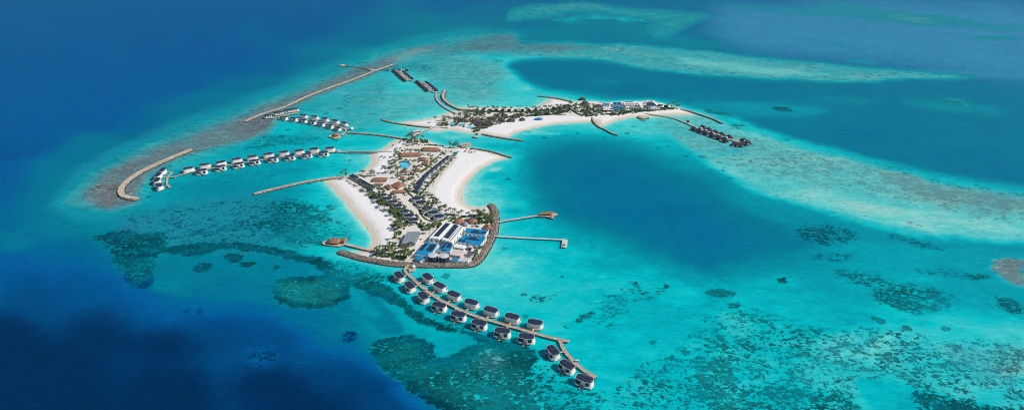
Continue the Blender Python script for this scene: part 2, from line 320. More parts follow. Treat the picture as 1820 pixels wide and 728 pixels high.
# atoll rim with the long breakwaters
layer([(105,372),(112,340),(150,305),(200,276),(270,244),(330,220),(400,196),(450,178),(520,150),(600,118),(660,96),(720,78),(780,64),(840,56),(860,64),(800,86),(740,104),(700,118),(640,140),(580,165),(530,190),(480,216),(470,236),(400,262),(345,284),(300,306),(262,340),(262,362),(230,378),(160,384)], d=.3, r=.12, t=.75, f=50)
layer([(150,362),(152,335),(190,305),(240,280),(300,255),(350,238),(420,210),(470,190),(540,165),(600,135),(660,112),(720,90),(785,80),(770,92),(720,108),(690,122),(600,158),(540,184),(495,205),(485,225),(440,248),(400,256),(345,272),(310,290),(262,322),(248,345),(240,362),(190,374)], d=.10, r=.3, t=1, f=22, s=.95)
layer([(170,350),(200,322),(215,326),(208,352),(195,366)], d=.06, r=.4, t=1, f=16, s=.9)
layer([(245,345),(262,312),(310,285),(400,262),(440,262),(330,290),(290,310),(270,340),(262,352)], d=.3, r=.25, t=.3, f=14, s=.8)
layer([(440,218),(470,222),(480,240),(420,252),(390,255),(400,240)], d=.10, r=.2, t=1, f=30, s=.9)
# lagoon mottling (sea grass)
layer([(500,255),(640,180),(720,160),(800,170),(900,150),(880,180),(780,190),(700,215),(620,240)], r=.16, t=.3, f=40)
layer([(480,215),(560,180),(640,150),(700,130),(690,170),(640,210),(560,200),(500,205)], t=.45, r=.2, f=40)
layer([(690,95),(800,95),(890,110),(900,140),(850,175),(800,160),(720,120)], r=.22, t=.45, f=40)
layer([(640,128),(720,112),(780,118),(740,130),(690,128)], d=.26, r=.6, f=16, s=.7)
layer([(470,235),(560,245),(560,258),(480,262),(420,268)], r=.4, d=.4, f=14)
layer([(345,300),(440,290),(560,280),(640,300),(560,315),(450,330),(380,345),(300,352),(310,325)], r=.14, f=24)
layer([(200,392),(300,362),(400,352),(500,350),(540,380),(560,420),(520,445),(400,442),(280,436),(220,420)], r=.3, t=.6, f=50)
for k in range(9): layer([(250+k*34, 432-k*4), (300+k*34, 412-k*5), (330+k*34, 396-k*4), (318+k*34, 408-k*4), (280+k*34, 428-k*4)], r=.62, f=10, s=.8)
layer([(470,360),(520,352),(560,365),(575,378),(620,395),(630,420),(600,425),(560,435),(520,430),(470,410)], r=.62, f=20)
layer([(578,366),(590,364),(596,372),(582,374)], r=.95, f=4)
layer([(560,400),(600,390),(640,410),(620,428),(580,420)], r=.4, f=16)
layer([(655,400),(650,385),(630,360),(605,340),(590,335),(600,350),(620,380),(640,400)], r=0, d=.22, f=16)
# reefs and sand basins, lower left
layer([(270,480),(300,457),(340,447),(420,443),(480,450),(540,460),(575,476),(590,490),(625,505),(660,520),(700,560),(720,590),(680,594),(640,560),(600,548),(540,555),(470,545),(380,532),(330,528),(290,520),(255,516)], d=.70, r=0, f=16)
layer([(540,475),(590,492),(625,505),(655,525),(680,560),(640,560),(620,530),(600,500)], d=.5, r=0, f=20, s=.8)
layer([(330,500),(470,500),(600,552),(640,575),(560,590),(420,560),(330,545)], d=.78, f=50, s=.7)
layer([(280,440),(340,432),(420,432),(500,440),(560,455),(610,475),(640,485),(690,510),(710,530),(700,545),(660,520),(600,500),(570,480),(530,462),(470,448),(400,444),(340,448),(300,456)], r=.92, d=.56, f=7)
layer([(320,450),(350,444),(390,446),(370,456),(330,458)], r=.95, d=.6, f=5)
layer([(395,455),(425,450),(445,458),(420,470),(400,466)], r=.9, d=.6, f=6)
layer([(430,468),(450,464),(466,468),(450,478),(434,478)], r=.9, d=.6, f=6)
layer([(342,478),(360,468),(384,474),(376,484),(350,486)], r=.95, d=.62, f=5)
layer([(484,468),(500,466),(504,474),(488,478)], r=.9, d=.6, f=4)
layer([(150,420),(200,410),(290,415),(300,440),(280,462),(266,486),(250,512),(225,510),(208,480),(195,450)], r=.75, d=.58, f=18)
layer([(205,505),(215,480),(236,508),(262,490),(270,500),(245,522)], r=.95, d=.8, f=10, s=.7)
layer([(488,526),(492,506),(510,495),(545,491),(580,483),(605,492),(618,510),(612,530),(590,545),(550,553),(510,548),(492,540)], r=.9, d=.52, f=4)
layer([(560,470),(600,476),(640,490),(700,510),(690,530),(650,512),(610,500),(580,488)], r=.9, d=.45, f=8)
layer([(590,455),(640,470),(700,482),(690,500),(620,490),(580,475)], r=.55, d=.38, f=12)
layer([(690,515),(712,525),(735,548),(760,568),(800,580),(850,592),(870,612),(845,615),(800,595),(760,585),(725,565),(700,540)], r=.88, d=.44, f=7)
layer([(655,625),(664,602),(700,592),(745,597),(766,610),(778,632),(800,634),(832,618),(845,600),(890,605),(945,618),(955,640),(940,655),(960,680),(1010,728),(1000,760),(820,760),(740,700),(700,670)], r=.84, d=.5, f=9)
layer([(850,600),(900,606),(950,625),(950,650),(900,670),(850,655),(835,625)], r=.93, d=.4, f=14)
layer([(700,680),(780,705),(860,735),(1000,760),(800,760),(700,710)], d=.8, f=50, s=.7)
layer([(765,592),(800,592),(830,598),(835,612),(800,632),(779,631),(768,612),(748,601)], r=0, d=.42, f=5)
layer([(780,565),(830,575),(860,590),(840,595),(790,582)], r=.5, d=.36, f=8)
BIG = [(655,625),(664,602),(700,592),(745,597),(766,610),(778,632),(800,634),(832,618),(845,600),(890,605),(945,618),(955,640),(940,655),(960,680),(1010,728),(1000,760),(820,760),(740,700),(700,670)]
layer(BIG, r=.95, d=.34, f=22, sh=20, s=.9)
layer([(800,640),(940,650),(1000,728),(900,740),(800,700)], r=.74, d=.33, f=40, s=.8)
layer([(815,625),(850,612),(900,610),(935,630),(915,655),(880,668),(840,660)], r=.97, d=.42, f=26, s=.8)
layer([(840,632),(870,618),(900,630),(900,655),(870,668),(845,655)], r=.72, t=.8, d=.17, f=34, s=.8)
layer([(488,526),(492,506),(510,495),(545,491),(580,483),(605,492),(618,510),(612,530),(590,545),(550,553),(510,548),(492,540)], r=.95, d=.3, f=14, sh=13, s=.9)
layer([(560,470),(600,476),(640,490),(700,510),(690,530),(650,512),(610,500),(580,488)], r=.85, d=.34, f=10, sh=8)
layer([(0,425),(0,412),(40,414),(62,428),(50,446),(0,452)], d=.70, f=26, s=.8)
layer([(435,630),(450,610),(480,608),(495,625),(480,645),(450,648)], r=.95, d=.8, f=26, s=.55)
layer([(605,595),(622,584),(638,592),(632,606),(612,608)], r=.8, d=.88, f=10, s=.7)
layer([(325,548),(335,544),(345,548),(335,554)], r=.8, d=.86, f=4); layer([(350,548),(360,546),(366,551),(356,554)], r=.8, d=.86, f=4)
layer([(940,640),(1000,660),(1060,690),(1100,728),(1000,740),(950,700)], r=.42, f=24)
# coral heads and sea grass, lower right
layer([(1250,520),(1275,514),(1320,520),(1310,530),(1285,534),(1262,528)], r=.85, f=13)
layer([(1295,540),(1315,535),(1325,545),(1300,550)], r=.7, f=13)
layer([(1380,498),(1395,494),(1404,500),(1392,506)], r=.9, f=4)
layer([(1476,478),(1540,483),(1600,500),(1690,515),(1690,545),(1640,560),(1580,540),(1550,520),(1500,498)], r=.56, f=28)
layer([(1540,520),(1600,528),(1660,545),(1620,555),(1570,542)], r=.74, f=22)
layer([(1690,488),(1740,484),(1775,494),(1720,498)], r=.85, f=13)
layer([(1760,530),(1800,530),(1830,550),(1800,560),(1770,545)], r=.75, f=15)
layer([(1640,470),(1700,475),(1740,490),(1680,492),(1620,482)], r=.4, f=14)
layer([(1760,470),(1790,458),(1830,462),(1830,510),(1790,500)], r=.4, t=1, d=.1, f=14)
layer([(1405,405),(1450,398),(1520,410),(1530,425),(1480,440),(1420,430)], r=.58, f=24)
layer([(1430,455),(1500,450),(1520,462),(1450,470)], r=.4, f=10)
layer([(1570,410),(1640,425),(1700,445),(1640,440),(1580,425)], r=.5, d=.5, f=12)
layer([(1080,700),(1150,640),(1230,600),(1250,760),(1050,760)], r=.4, f=40)
layer([(1230,560),(1330,545),(1420,575),(1500,600),(1480,660),(1500,728),(1240,760),(1200,650)], r=.4, f=40)
layer([(1460,590),(1600,580),(1720,610),(1840,600),(1840,760),(1740,728),(1640,690),(1560,670),(1490,728),(1400,700)], r=.44, d=.25, f=40)
layer([(1250,650),(1290,640),(1310,680),(1300,728),(1250,740),(1230,690)], r=.66, f=18)
layer([(1300,690),(1420,690),(1500,700),(1540,740),(1300,760)], r=.6, d=.36, f=24)
layer([(1500,676),(1590,680),(1640,728),(1640,760),(1560,760),(1530,700)], r=0, d=.4, f=10)
layer([(1600,690),(1700,700),(1780,720),(1840,728),(1840,760),(1650,750)], r=.72, d=.4, f=18)
layer([(1740,690),(1790,690),(1800,712),(1750,720)], r=.1, d=.3, f=10)
layer([(1640,600),(1740,620),(1840,615),(1840,690),(1740,680)], d=.16, t=.45, f=40, s=.7)
layer([(1460,600),(1560,590),(1600,620),(1540,650),(1470,640)], d=.17, f=40, s=.6)
layer([(1270,555),(1320,560),(1340,600),(1290,600)], d=.2, f=30, s=.6)
layer([(1040,540),(1080,520),(1180,510),(1190,520),(1100,560),(1050,580)], r=.3, f=20)
layer([(1018,568),(1036,552),(1054,548),(1046,560),(1026,572)], r=.86, f=5)
layer([(1066,575),(1078,570),(1084,580),(1072,586)], r=.75, f=5)
layer([(940,525),(990,515),(1000,525),(950,540)], r=.45, f=12)
layer([(1176,508),(1188,506),(1190,514),(1180,516)], r=.85, f=4)
layer([(1110,505),(1140,500),(1140,512),(1115,514)], r=.5, f=8)
# shallow sand spits and swash beside the beaches
layer([(825,360),(822,340),(835,322),(850,330),(862,345),(858,362),(845,366)], d=.10, r=.3, f=14, s=.6)
layer([(831,330),(862,318),(890,330),(905,360),(880,372),(866,362),(845,368),(822,360),(820,345)], d=.16, r=.16, f=22, s=.7)
layer([(866,296),(890,293),(900,295),(880,302),(868,303)], d=.07, f=7, s=.8)
layer([(836,322),(856,302),(868,298),(860,312),(842,330)], d=.13, f=9, s=.7)
layer([(940,232),(960,231),(990,238),(1000,242),(975,240),(950,239)], d=.12, f=7, s=.8)
layer([(925,238),(945,235),(958,238),(945,242)], d=.12, f=5, s=.8)
layer([(850,480),(880,460),(900,440),(920,470),(880,490),(860,488)], d=.14, f=18, s=.6)
layer([(612,272),(660,276),(662,290),(640,296),(618,286)], d=.18, r=.1, f=16, s=.7)
layer([(780,236),(850,240),(860,246),(800,248)], d=.14, f=8, s=.6)
layer([(1085,225),(1180,212),(1220,222),(1180,240),(1110,240)], d=.17, r=.2, f=20, s=.7)
layer([(1205,204),(1250,210),(1270,222),(1230,215)], d=.14, r=.3, f=10, s=.7)
layer([(960,180),(1000,178),(1030,182),(1010,186),(965,190)], d=.12, f=10, s=.7)
# shoreline shoaling, measured in metres from the beaches
for pw in (isle1w, isle2w):
    ax = [p[0] for p in pw]; ay = [p[1] for p in pw]
    sel = (X > min(ax)-60) & (X < max(ax)+60) & (Y > min(ay)-90) & (Y < max(ay)+90)
    sd = -seg_dist(X[sel], Y[sel], pw)+fbm(X[sel], Y[sel], 22, 71)*2.5
    kk = 1-.9*np.exp(-np.clip(sd, 0, 99)/9.)
    D[sel] *= np.where(sd < 0, .08, kk); R[sel] *= np.clip(sd/25, .1, 1)
# slow wander of depth over the whole lagoon
D = np.clip(D*(1+.10*fbm(X, Y, 120, 91)*np.clip((.86-D)/.3, 0, 1)), 0.005, 1)
verts = np.stack([X, Y, np.zeros_like(X)], -1).reshape(-1, 3)
ii = np.arange(nyy*nxx).reshape(nyy, nxx)
quads = np.stack([ii[:-1, :-1], ii[:-1, 1:], ii[1:, 1:], ii[1:, :-1]], -1).reshape(-1, 4)
def npmesh(name, v, q, mat):
    me = bpy.data.meshes.new(name); me.vertices.add(len(v)); me.vertices.foreach_set('co', v.astype(np.float32).ravel())
    k = q.shape[1]; me.loops.add(q.size); me.loops.foreach_set('vertex_index', q.astype(np.int32).ravel())
    me.polygons.add(len(q)); me.polygons.foreach_set('loop_start', np.arange(0, q.size, k, dtype=np.int32))
    me.update(calc_edges=True); me.materials.append(mat); return me
def water_mat():
    m, nt, b = newmat('lagoon_water'); L = nt.links.new
    g = N(nt, 'ShaderNodeNewGeometry'); ad = N(nt, 'ShaderNodeAttribute', attribute_name='depth'); ar = N(nt, 'ShaderNodeAttribute', attribute_name='reef')
    def noise(scale, detail=6, rough=.6, dist=0, stretch=None, seed=0):
        n = N(nt, 'ShaderNodeTexNoise'); n.inputs['Scale'].default_value = scale; n.inputs['Detail'].default_value = detail
        n.inputs['Roughness'].default_value = rough; n.inputs['Distortion'].default_value = dist
        mp = N(nt, 'ShaderNodeMapping'); mp.inputs['Location'].default_value = (seed*37, seed*11, seed*5)
        if stretch: mp.inputs['Scale'].default_value = stretch
        L(g.outputs['Position'], mp.inputs[0]); L(mp.outputs[0], n.inputs['Vector'])
        return n.outputs['Fac']
    def math_(op, a, b_=None, c_=None, clamp=False):
        n = N(nt, 'ShaderNodeMath', operation=op, use_clamp=clamp)
        for i, v in enumerate((a, b_, c_)):
            if v is None: continue
            if isinstance(v, (int, float)): n.inputs[i].default_value = v
            else: L(v, n.inputs[i])
        return n.outputs[0]
    def ramp(src, stops):
        r = N(nt, 'ShaderNodeValToRGB'); cr = r.color_ramp
        while len(cr.elements) < len(stops): cr.elements.new(.5)
        for e, (p, c) in zip(cr.elements, stops): e.position = p; e.color = c
        L(src, r.inputs[0]); return r.outputs[0]
    K = 1.0
    n_big = noise(.012, 5, .6, .3, seed=1); n_mid = noise(.075, 8, .66, .5, stretch=(.75, 1.15, 1), seed=2); n_fine = noise(.3, 6, .72, .4, stretch=(.8, 1.1, 1), seed=3)
    n_far = noise(.02, 6, .65, .8, stretch=(.5, 1.0, 1), seed=6)
    c0 = lambda n: math_('SUBTRACT', n, .5)
    sh = math_('MAXIMUM', math_('MULTIPLY_ADD', ad.outputs['Fac'], -1.2, 1.15), .0)                  # ripples of sand read best in the shallows
    dv_ = math_('ADD', math_('MULTIPLY', c0(n_far), .55), math_('ADD', math_('MULTIPLY', c0(n_mid), .24), math_('MULTIPLY', c0(n_fine), .16)))
    dd = math_('ADD', ad.outputs['Fac'], math_('MULTIPLY', math_('MULTIPLY', dv_, sh), math_('MULTIPLY', ad.outputs['Fac'], 3.5, clamp=True)), clamp=True)
    sand = ramp(dd, [(0.0, C(226, 208, 182, K)), (.04, C(176, 214, 200, K)), (.12, C(102, 208, 198, K)), (.21, C(50, 192, 192, K)), (.32, C(0, 184, 186, K)), (.42, C(0, 158, 168, K)),
                     (.56, C(0, 138, 152, K)), (.72, C(0, 116, 139, K)), (.87, C(0, 88, 144, K)), (1.0, C(0, 40, 80, K))])
    reef = ramp(dd, [(0.0, C(116, 102, 98, K)), (.06, C(100, 98, 104, K)), (.12, C(92, 132, 134, K)), (.19, C(36, 114, 120, K)), (.28, C(16, 106, 108, K)), (.40, C(2, 92, 98, K)), (.56, C(0, 84, 96, K)), (.8, C(0, 62, 98, K)), (1.0, C(0, 34, 76, K))])
    at_ = N(nt, 'ShaderNodeAttribute', attribute_name='silt_haze')
    silt_haze = ramp(dd, [(0.0, C(128, 112, 106, K)), (.08, C(98, 98, 103, K)), (.16, C(88, 112, 120, K)), (.28, C(64, 128, 138, K)), (.42, C(16, 120, 134, K)), (.6, C(40, 132, 156, K)), (.8, C(66, 144, 178, K)), (1, C(40, 100, 140, K))])  # shallow stops are grey-brown silt; deep pale blues are painted haze and sky reflection
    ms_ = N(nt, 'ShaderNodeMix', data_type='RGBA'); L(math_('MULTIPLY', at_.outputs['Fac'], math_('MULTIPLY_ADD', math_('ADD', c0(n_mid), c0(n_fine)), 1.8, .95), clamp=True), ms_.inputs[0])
    L(sand, ms_.inputs[6]); L(silt_haze, ms_.inputs[7]); sand = ms_.outputs[2]
    nn = math_('ADD', math_('MULTIPLY', c0(n_mid), 3.8), math_('MULTIPLY', c0(n_fine), 7.6))
    cov = math_('ADD', nn, math_('MULTIPLY', math_('SUBTRACT', ar.outputs['Fac'], .5), 2.1))
    cov = math_('MULTIPLY_ADD', cov, 2.2, .5, clamp=True)
    cov = math_('MULTIPLY', cov, math_('MULTIPLY', ar.outputs['Fac'], 5., clamp=True))
    n_vf = noise(.42, 5, .75, .5, stretch=(.8, 1.2, 1), seed=8)
    rv = math_('MAXIMUM', math_('MULTIPLY_ADD', math_('ADD', math_('MULTIPLY', c0(n_vf), .6), math_('ADD', math_('MULTIPLY', c0(n_mid), .55), math_('MULTIPLY', c0(n_far), .9))), 4.6, 1.05), .5)   # living coral is flecked
    rs = N(nt, 'ShaderNodeVectorMath', operation='SCALE'); L(reef, rs.inputs[0]); L(rv, rs.inputs['Scale'])
    # lone coral heads scattered over the shallows
    vo = N(nt, 'ShaderNodeTexVoronoi'); vo.inputs['Scale'].default_value = .05
    wp = N(nt, 'ShaderNodeVectorMath', operation='MULTIPLY_ADD'); nv = N(nt, 'ShaderNodeTexNoise'); nv.inputs['Scale'].default_value = .25; nv.inputs['Detail'].default_value = 4
    L(g.outputs['Position'], nv.inputs['Vector']); L(nv.outputs['Color'], wp.inputs[0]); wp.inputs[1].default_value = (9, 9, 0); L(g.outputs['Position'], wp.inputs[2]); L(wp.outputs[0], vo.inputs['Vector'])
    sc_ = N(nt, 'ShaderNodeSeparateColor'); L(vo.outputs['Color'], sc_.inputs[0])
    rad = math_('MULTIPLY', math_('MAXIMUM', math_('SUBTRACT', math_('ADD', sc_.outputs[0], math_('MULTIPLY', c0(n_big), 3.0)), .5), 0.), .42)
    head = math_('MULTIPLY', math_('SUBTRACT', rad, vo.outputs['Distance']), 24., clamp=True)
    lim = math_('MULTIPLY', math_('MULTIPLY', math_('SUBTRACT', ad.outputs['Fac'], .07), 12., clamp=True), math_('MULTIPLY', math_('SUBTRACT', .56, ad.outputs['Fac']), 8., clamp=True))
    cov = math_('MAXIMUM', cov, math_('MULTIPLY', head, math_('MULTIPLY', lim, .75)))
    mx = N(nt, 'ShaderNodeMix', data_type='RGBA'); L(cov, mx.inputs[0]); L(sand, mx.inputs[6]); L(rs.outputs[0], mx.inputs[7])
    wv = noise(.2, 5, .62, .35, stretch=(.5, 1.9, 1), seed=5)
    var = math_('MULTIPLY_ADD', math_('ADD', c0(n_fine), math_('ADD', math_('MULTIPLY', c0(n_big), .5), math_('MULTIPLY', c0(wv), 1.5))), .5, 1.0)
    vm = N(nt, 'ShaderNodeVectorMath', operation='SCALE'); L(mx.outputs[2], vm.inputs[0]); L(var, vm.inputs['Scale'])
    L(vm.outputs[0], b.inputs['Base Color'])
    b.inputs['Roughness'].default_value = 1; b.inputs['Specular IOR Level'].default_value = 0
    bp = N(nt, 'ShaderNodeBump'); bp.inputs['Strength'].default_value = .35; bp.inputs['Distance'].default_value = .6
    L(wv, bp.inputs['Height']); L(bp.outputs[0], b.inputs['Normal'])
    gl = N(nt, 'ShaderNodeBsdfGlossy'); gl.inputs['Roughness'].default_value = .22; L(bp.outputs[0], gl.inputs['Normal'])
    fr_ = N(nt, 'ShaderNodeFresnel'); fr_.inputs['IOR'].default_value = 1.33
    ms = N(nt, 'ShaderNodeMixShader'); L(math_('MULTIPLY', fr_.outputs[0], .10), ms.inputs[0]); L(b.outputs[0], ms.inputs[1]); L(gl.outputs[0], ms.inputs[2])
    L(ms.outputs[0], nt.nodes['Material Output'].inputs['Surface'])
    return m
me = npmesh('water', verts, quads, water_mat()); attr(me, 'depth', D); attr(me, 'reef', R); attr(me, 'silt_haze', np.clip(T, 0, 1))
wo = bpy.data.objects.new('water', me); COL.objects.link(wo); wo['kind'] = 'structure'
del PX, PY, QX, QY, k_, D, R

# ---------------------------------------------------------------- island ground
def sand_mat():
    m, nt, b = newmat('coral_sand'); L = nt.links.new
    g = N(nt, 'ShaderNodeNewGeometry'); sh = N(nt, 'ShaderNodeAttribute', attribute_name='shore'); inl = N(nt, 'ShaderNodeAttribute', attribute_name='inland')
    n = N(nt, 'ShaderNodeTexNoise'); n.inputs['Scale'].default_value = .06; n.inputs['Detail'].default_value = 8; L(g.outputs['Position'], n.inputs['Vector'])
    n2 = N(nt, 'ShaderNodeTexNoise'); n2.inputs['Scale'].default_value = .5; n2.inputs['Detail'].default_value = 6; L(g.outputs['Position'], n2.inputs['Vector'])
    a = N(nt, 'ShaderNodeMath', operation='MULTIPLY_ADD'); L(n.outputs['Fac'], a.inputs[0]); a.inputs[1].default_value = 7; a.inputs[2].default_value = -3.5
    a2 = N(nt, 'ShaderNodeMath', operation='ADD'); L(a.outputs[0], a2.inputs[0]); L(sh.outputs['Fac'], a2.inputs[1])
    mr = N(nt, 'ShaderNodeMapRange'); mr.inputs[1].default_value = 0; mr.inputs[2].default_value = 20; L(a2.outputs[0], mr.inputs[0])
    r = N(nt, 'ShaderNodeValToRGB'); cr = r.color_ramp
    st = [(0, C(196, 182, 158)), (.14, C(222, 206, 186)), (.26, C(212, 196, 178)), (.36, C(230, 217, 203)), (.46, C(222, 210, 197)), (.56, C(236, 229, 222)), (1, C(240, 233, 228))]
    while len(cr.elements) < len(st): cr.elements.new(.5)
    for e, (p, c) in zip(cr.elements, st): e.position = p; e.color = c
    L(mr.outputs[0], r.inputs[0])
    mx = N(nt, 'ShaderNodeMix', data_type='RGBA'); mx.inputs[7].default_value = C(226, 215, 203); L(inl.outputs['Fac'], mx.inputs[0]); L(r.outputs[0], mx.inputs[6])
    v = N(nt, 'ShaderNodeMapRange'); v.inputs[3].default_value = .86; v.inputs[4].default_value = 1.12; L(n2.outputs['Fac'], v.inputs[0])
    vm = N(nt, 'ShaderNodeVectorMath', operation='SCALE'); L(mx.outputs[2], vm.inputs[0]); L(v.outputs[0], vm.inputs['Scale'])
    L(vm.outputs[0], b.inputs['Base Color']); b.inputs['Roughness'].default_value = .95; b.inputs['Specular IOR Level'].default_value = .1
    return m
SAND = sand_mat()
def island(name, pw, inland, seed):
    ax = [p[0] for p in pw]; ay = [p[1] for p in pw]; st = 1.6
    gx = np.arange(min(ax)-14, max(ax)+14, st); gy = np.arange(min(ay)-14, max(ay)+14, st)
    A, B = np.meshgrid(gx, gy)
    sd = seg_dist(A, B, pw)+fbm(A, B, 14, seed)*1.2
    Z = np.where(sd < 0, sd*.12, 1.6*sst(0, 18, sd)+.1*sst(0, 2, sd))+fbm(A, B, 20, seed+9)*.12*sst(2, 10, sd)
    iw = W(inland, 1); inl = sst(-1.5, 1.5, seg_dist(A, B, iw)+fbm(A, B, 12, seed+4)*2)
    ok = sd > -9; n, m = A.shape; idx = -np.ones(A.size, int)
    cell = ok[:-1, :-1] & ok[1:, :-1] & ok[:-1, 1:] & ok[1:, 1:]
    I = np.arange(A.size).reshape(n, m)
    q = np.stack([I[:-1, :-1], I[:-1, 1:], I[1:, 1:], I[1:, :-1]], -1)[cell]
    used = np.unique(q); idx[used] = np.arange(len(used)); q = idx[q]
    v = np.stack([A, B, Z], -1).reshape(-1, 3)[used]
    me = npmesh(name, v, q, SAND); attr(me, 'shore', sd.ravel()[used]); attr(me, 'inland', inl.ravel()[used])
    me.polygons.foreach_set('use_smooth', [True]*len(me.polygons))
    o = bpy.data.objects.new(name, me); COL.objects.link(o); o['kind'] = 'structure'
    return o
island('ground', isle1w, INLAND1, 5); island('ground', isle2w, INLAND2, 25)
GZ = 1.6

# ---------------------------------------------------------------- breakwaters
def breakwater(pts, width, height, label, mat='rock', crest=None, name='breakwater', cat='breakwater'):
    pl = resample([G(x, y) for x, y in pts], 1.5); nr = normals(pl); n = len(pl)
    base = pl[n//2]; t = thing(name, label, cat, (base.x, base.y, 0))
    prof = [(-1.12, -1), (-.98, .12), (-.76, .5), (-.55, .85), (-.35, 1), (0, 1.03), (.35, 1), (.55, .85), (.76, .5), (.98, .12), (1.12, -1)]
    vs = []; fs = []; k = len(prof)
    for i, (p, q) in enumerate(zip(pl, nr)):
        e = min(i, n-1-i)*1.5/(width*.5); e = math.sqrt(max(0., 1-(1-min(e, 1))**2))*.9+.1
        for (u, h) in prof:
            j = random.uniform(-.25, .25) if abs(u) > .3 else random.uniform(-.1, .1)
            c = p+q*(u*width/2*e*1.15+j)
            vs.append((c.x-base.x, c.y-base.y, (h*height*(.4+.6*e) if h > 0 else -1)+random.uniform(-.28, .28)*(1 if abs(u) > .3 else .4)))
    for i in range(n-1):
        for j in range(k-1): a = i*k+j; fs.append((a, a+1, a+k+1, a+k))
    MB().add(vs, fs).build('rock_slope', M[mat], t)
    if crest:
        vs = []; fs = []
        for i in range(2, n-2):
            p, q = pl[i], nr[i]
            for u in (-1, 0, 1):
                c = p+q*u*crest/2*random.uniform(.86, 1.1); vs.append((c.x-base.x, c.y-base.y, height*1.03+.25-(.1 if u else 0)))
        for i in range(n-5):
            for j in range(2): a = i*3+j; fs.append((a, a+1, a+4, a+3))
        MB().add(vs, fs).build('crest_path', M['sandcrest'], t)
    return t
BW = [
 ([(343,266),(309,280),(275,295),(247,309),(227,323),(216,336),(217,347),(227,352),(247,355)], 9.5, 2.2, 'hooked tan breakwater curling round the far left end of the villas', 'paleRock', 7),
 ([(434,217.5),(469,203),(508,190.7),(548,172),(585,157.7),(626,143.3),(667,126.8),(700,115.5)], 7, 2.0, 'long straight tan breakwater along the outer reef at upper left', 'paleRock', 5.5),
 ([(604,116.5),(618,118.5),(638,120.5),(658,124)], 5, 1.6, 'short brown causeway reaching seaward from the long straight breakwater', 'rock', None),
 ([(449,346.5),(470,341),(500,334),(540,325),(570,320),(612,314.5)], 6.5, 1.9, 'straight grey groyne running left from the west beach corner', 'paleRock', 3.5),
 ([(616,237),(650,238.5),(690,243),(722,248.5)], 6, 1.8, 'low brown groyne between round thatched pavilion and bridge landing', 'rock', 2.5),
 ([(612,272.5),(640,272.5),(680,273.5),(706,274.5)], 3.2, 1.2, 'thin brown groyne beside the boardwalk of the left villa arc', 'rock', None),
 ([(601,447),(615,451),(640,458.5),(670,464.5),(700,469),(740,471),(790,471.5),(833,471),(847,465),(859,450),(871,428),(878,410),(880,390),(878,375),(871,363)], 10, 2.4, 'broad rock seawall wrapping the near point below the blue roofs', 'rock', None),
 ([(836,264),(860,267.5),(880,272),(895,277),(909,281)], 4.5, 1.6, 'brown groyne at the north tip of the crescent beach', 'rock', None),
 ([(748.7,247.4),(756,253.6),(767,258),(789,259.8)], 2.6, 1.3, 'curved dark rock edging by the channel beach', 'rock', None),
 ([(677,213),(695,218),(719,222),(747,225.6),(769,227.2),(796,228.3)], 5.5, 1.8, 'curved brown groyne at the left end of the far island', 'rock', 2),
 ([(856,239),(876,243),(901,247),(932,251)], 5.5, 1.9, 'brown groyne right of the small round pier in the channel', 'rock', 2),
 ([(791.4,161.3),(787,170.6),(790,179),(799,186.6),(809,192),(821,196.8)], 9, 2.4, 'thick curved rock breakwater beside the boardwalk to dark villas', 'rock', 4.5),
 ([(955,171.4),(979,174),(999,177.3),(1019,183)], 4.5, 1.6, 'thin brown groyne behind the row of far beach houses', 'rock', None),
 ([(1052,209.5),(1055,217),(1063,225.5),(1076,231.7),(1089,238.5),(1098,241)], 5.5, 2.0, 'brown groyne slanting from the middle of the far island beach', 'rock', 2.2),
 ([(1208,194.4),(1226,198.8),(1247,205.4),(1267,212.3),(1284,220.5)], 6, 2.0, 'brown groyne from the right tip of the far island', 'rock', 2.5)]
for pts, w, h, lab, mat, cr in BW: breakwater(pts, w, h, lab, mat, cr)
def mound(px, py, rx, ry, h, label, top=False, name='rock_mound'):
    x0, y0 = G(px, py); t = thing(name, label, 'rock mound', (x0, y0, 0)); vs = []; fs = []; n = 36; R_ = [1.15, 1, .88, .7, .45, 0.001]; Hh = [-1, .4, h*.8, h, h*.95, h*.9]
    for r, z in zip(R_, Hh):
        for i in range(n):
            a = 2*PI*i/n; j = random.uniform(.95, 1.05); vs.append((rx*r*j*math.cos(a), ry*r*j*math.sin(a), z+random.uniform(-.2, .2)))
    for j in range(5):
        for i in range(n): fs.append((j*n+i, j*n+(i+1) % n, (j+1)*n+(i+1) % n, (j+1)*n+i))
    MB().add(vs, fs).build('rock_slope', M['rock'], t)
    if top: MB().prism([(rx*.7*math.cos(2*PI*i/24), ry*.7*math.sin(2*PI*i/24)) for i in range(24)], h*.9, h+.35, .05).build('sand_cap', M['sandcrest'], t)
mound(1142.4, 209.6, 11, 9.5, 1.8, 'round rock mound at the water edge of the far island', True)
mound(609, 117.3, 9, 9, 1.8, 'small tan rock islet at the seaward end of the causeway', True)
mound(661, 125.3, 10, 7, 1.8, 'tan rock platform where causeway meets the long breakwater', True)

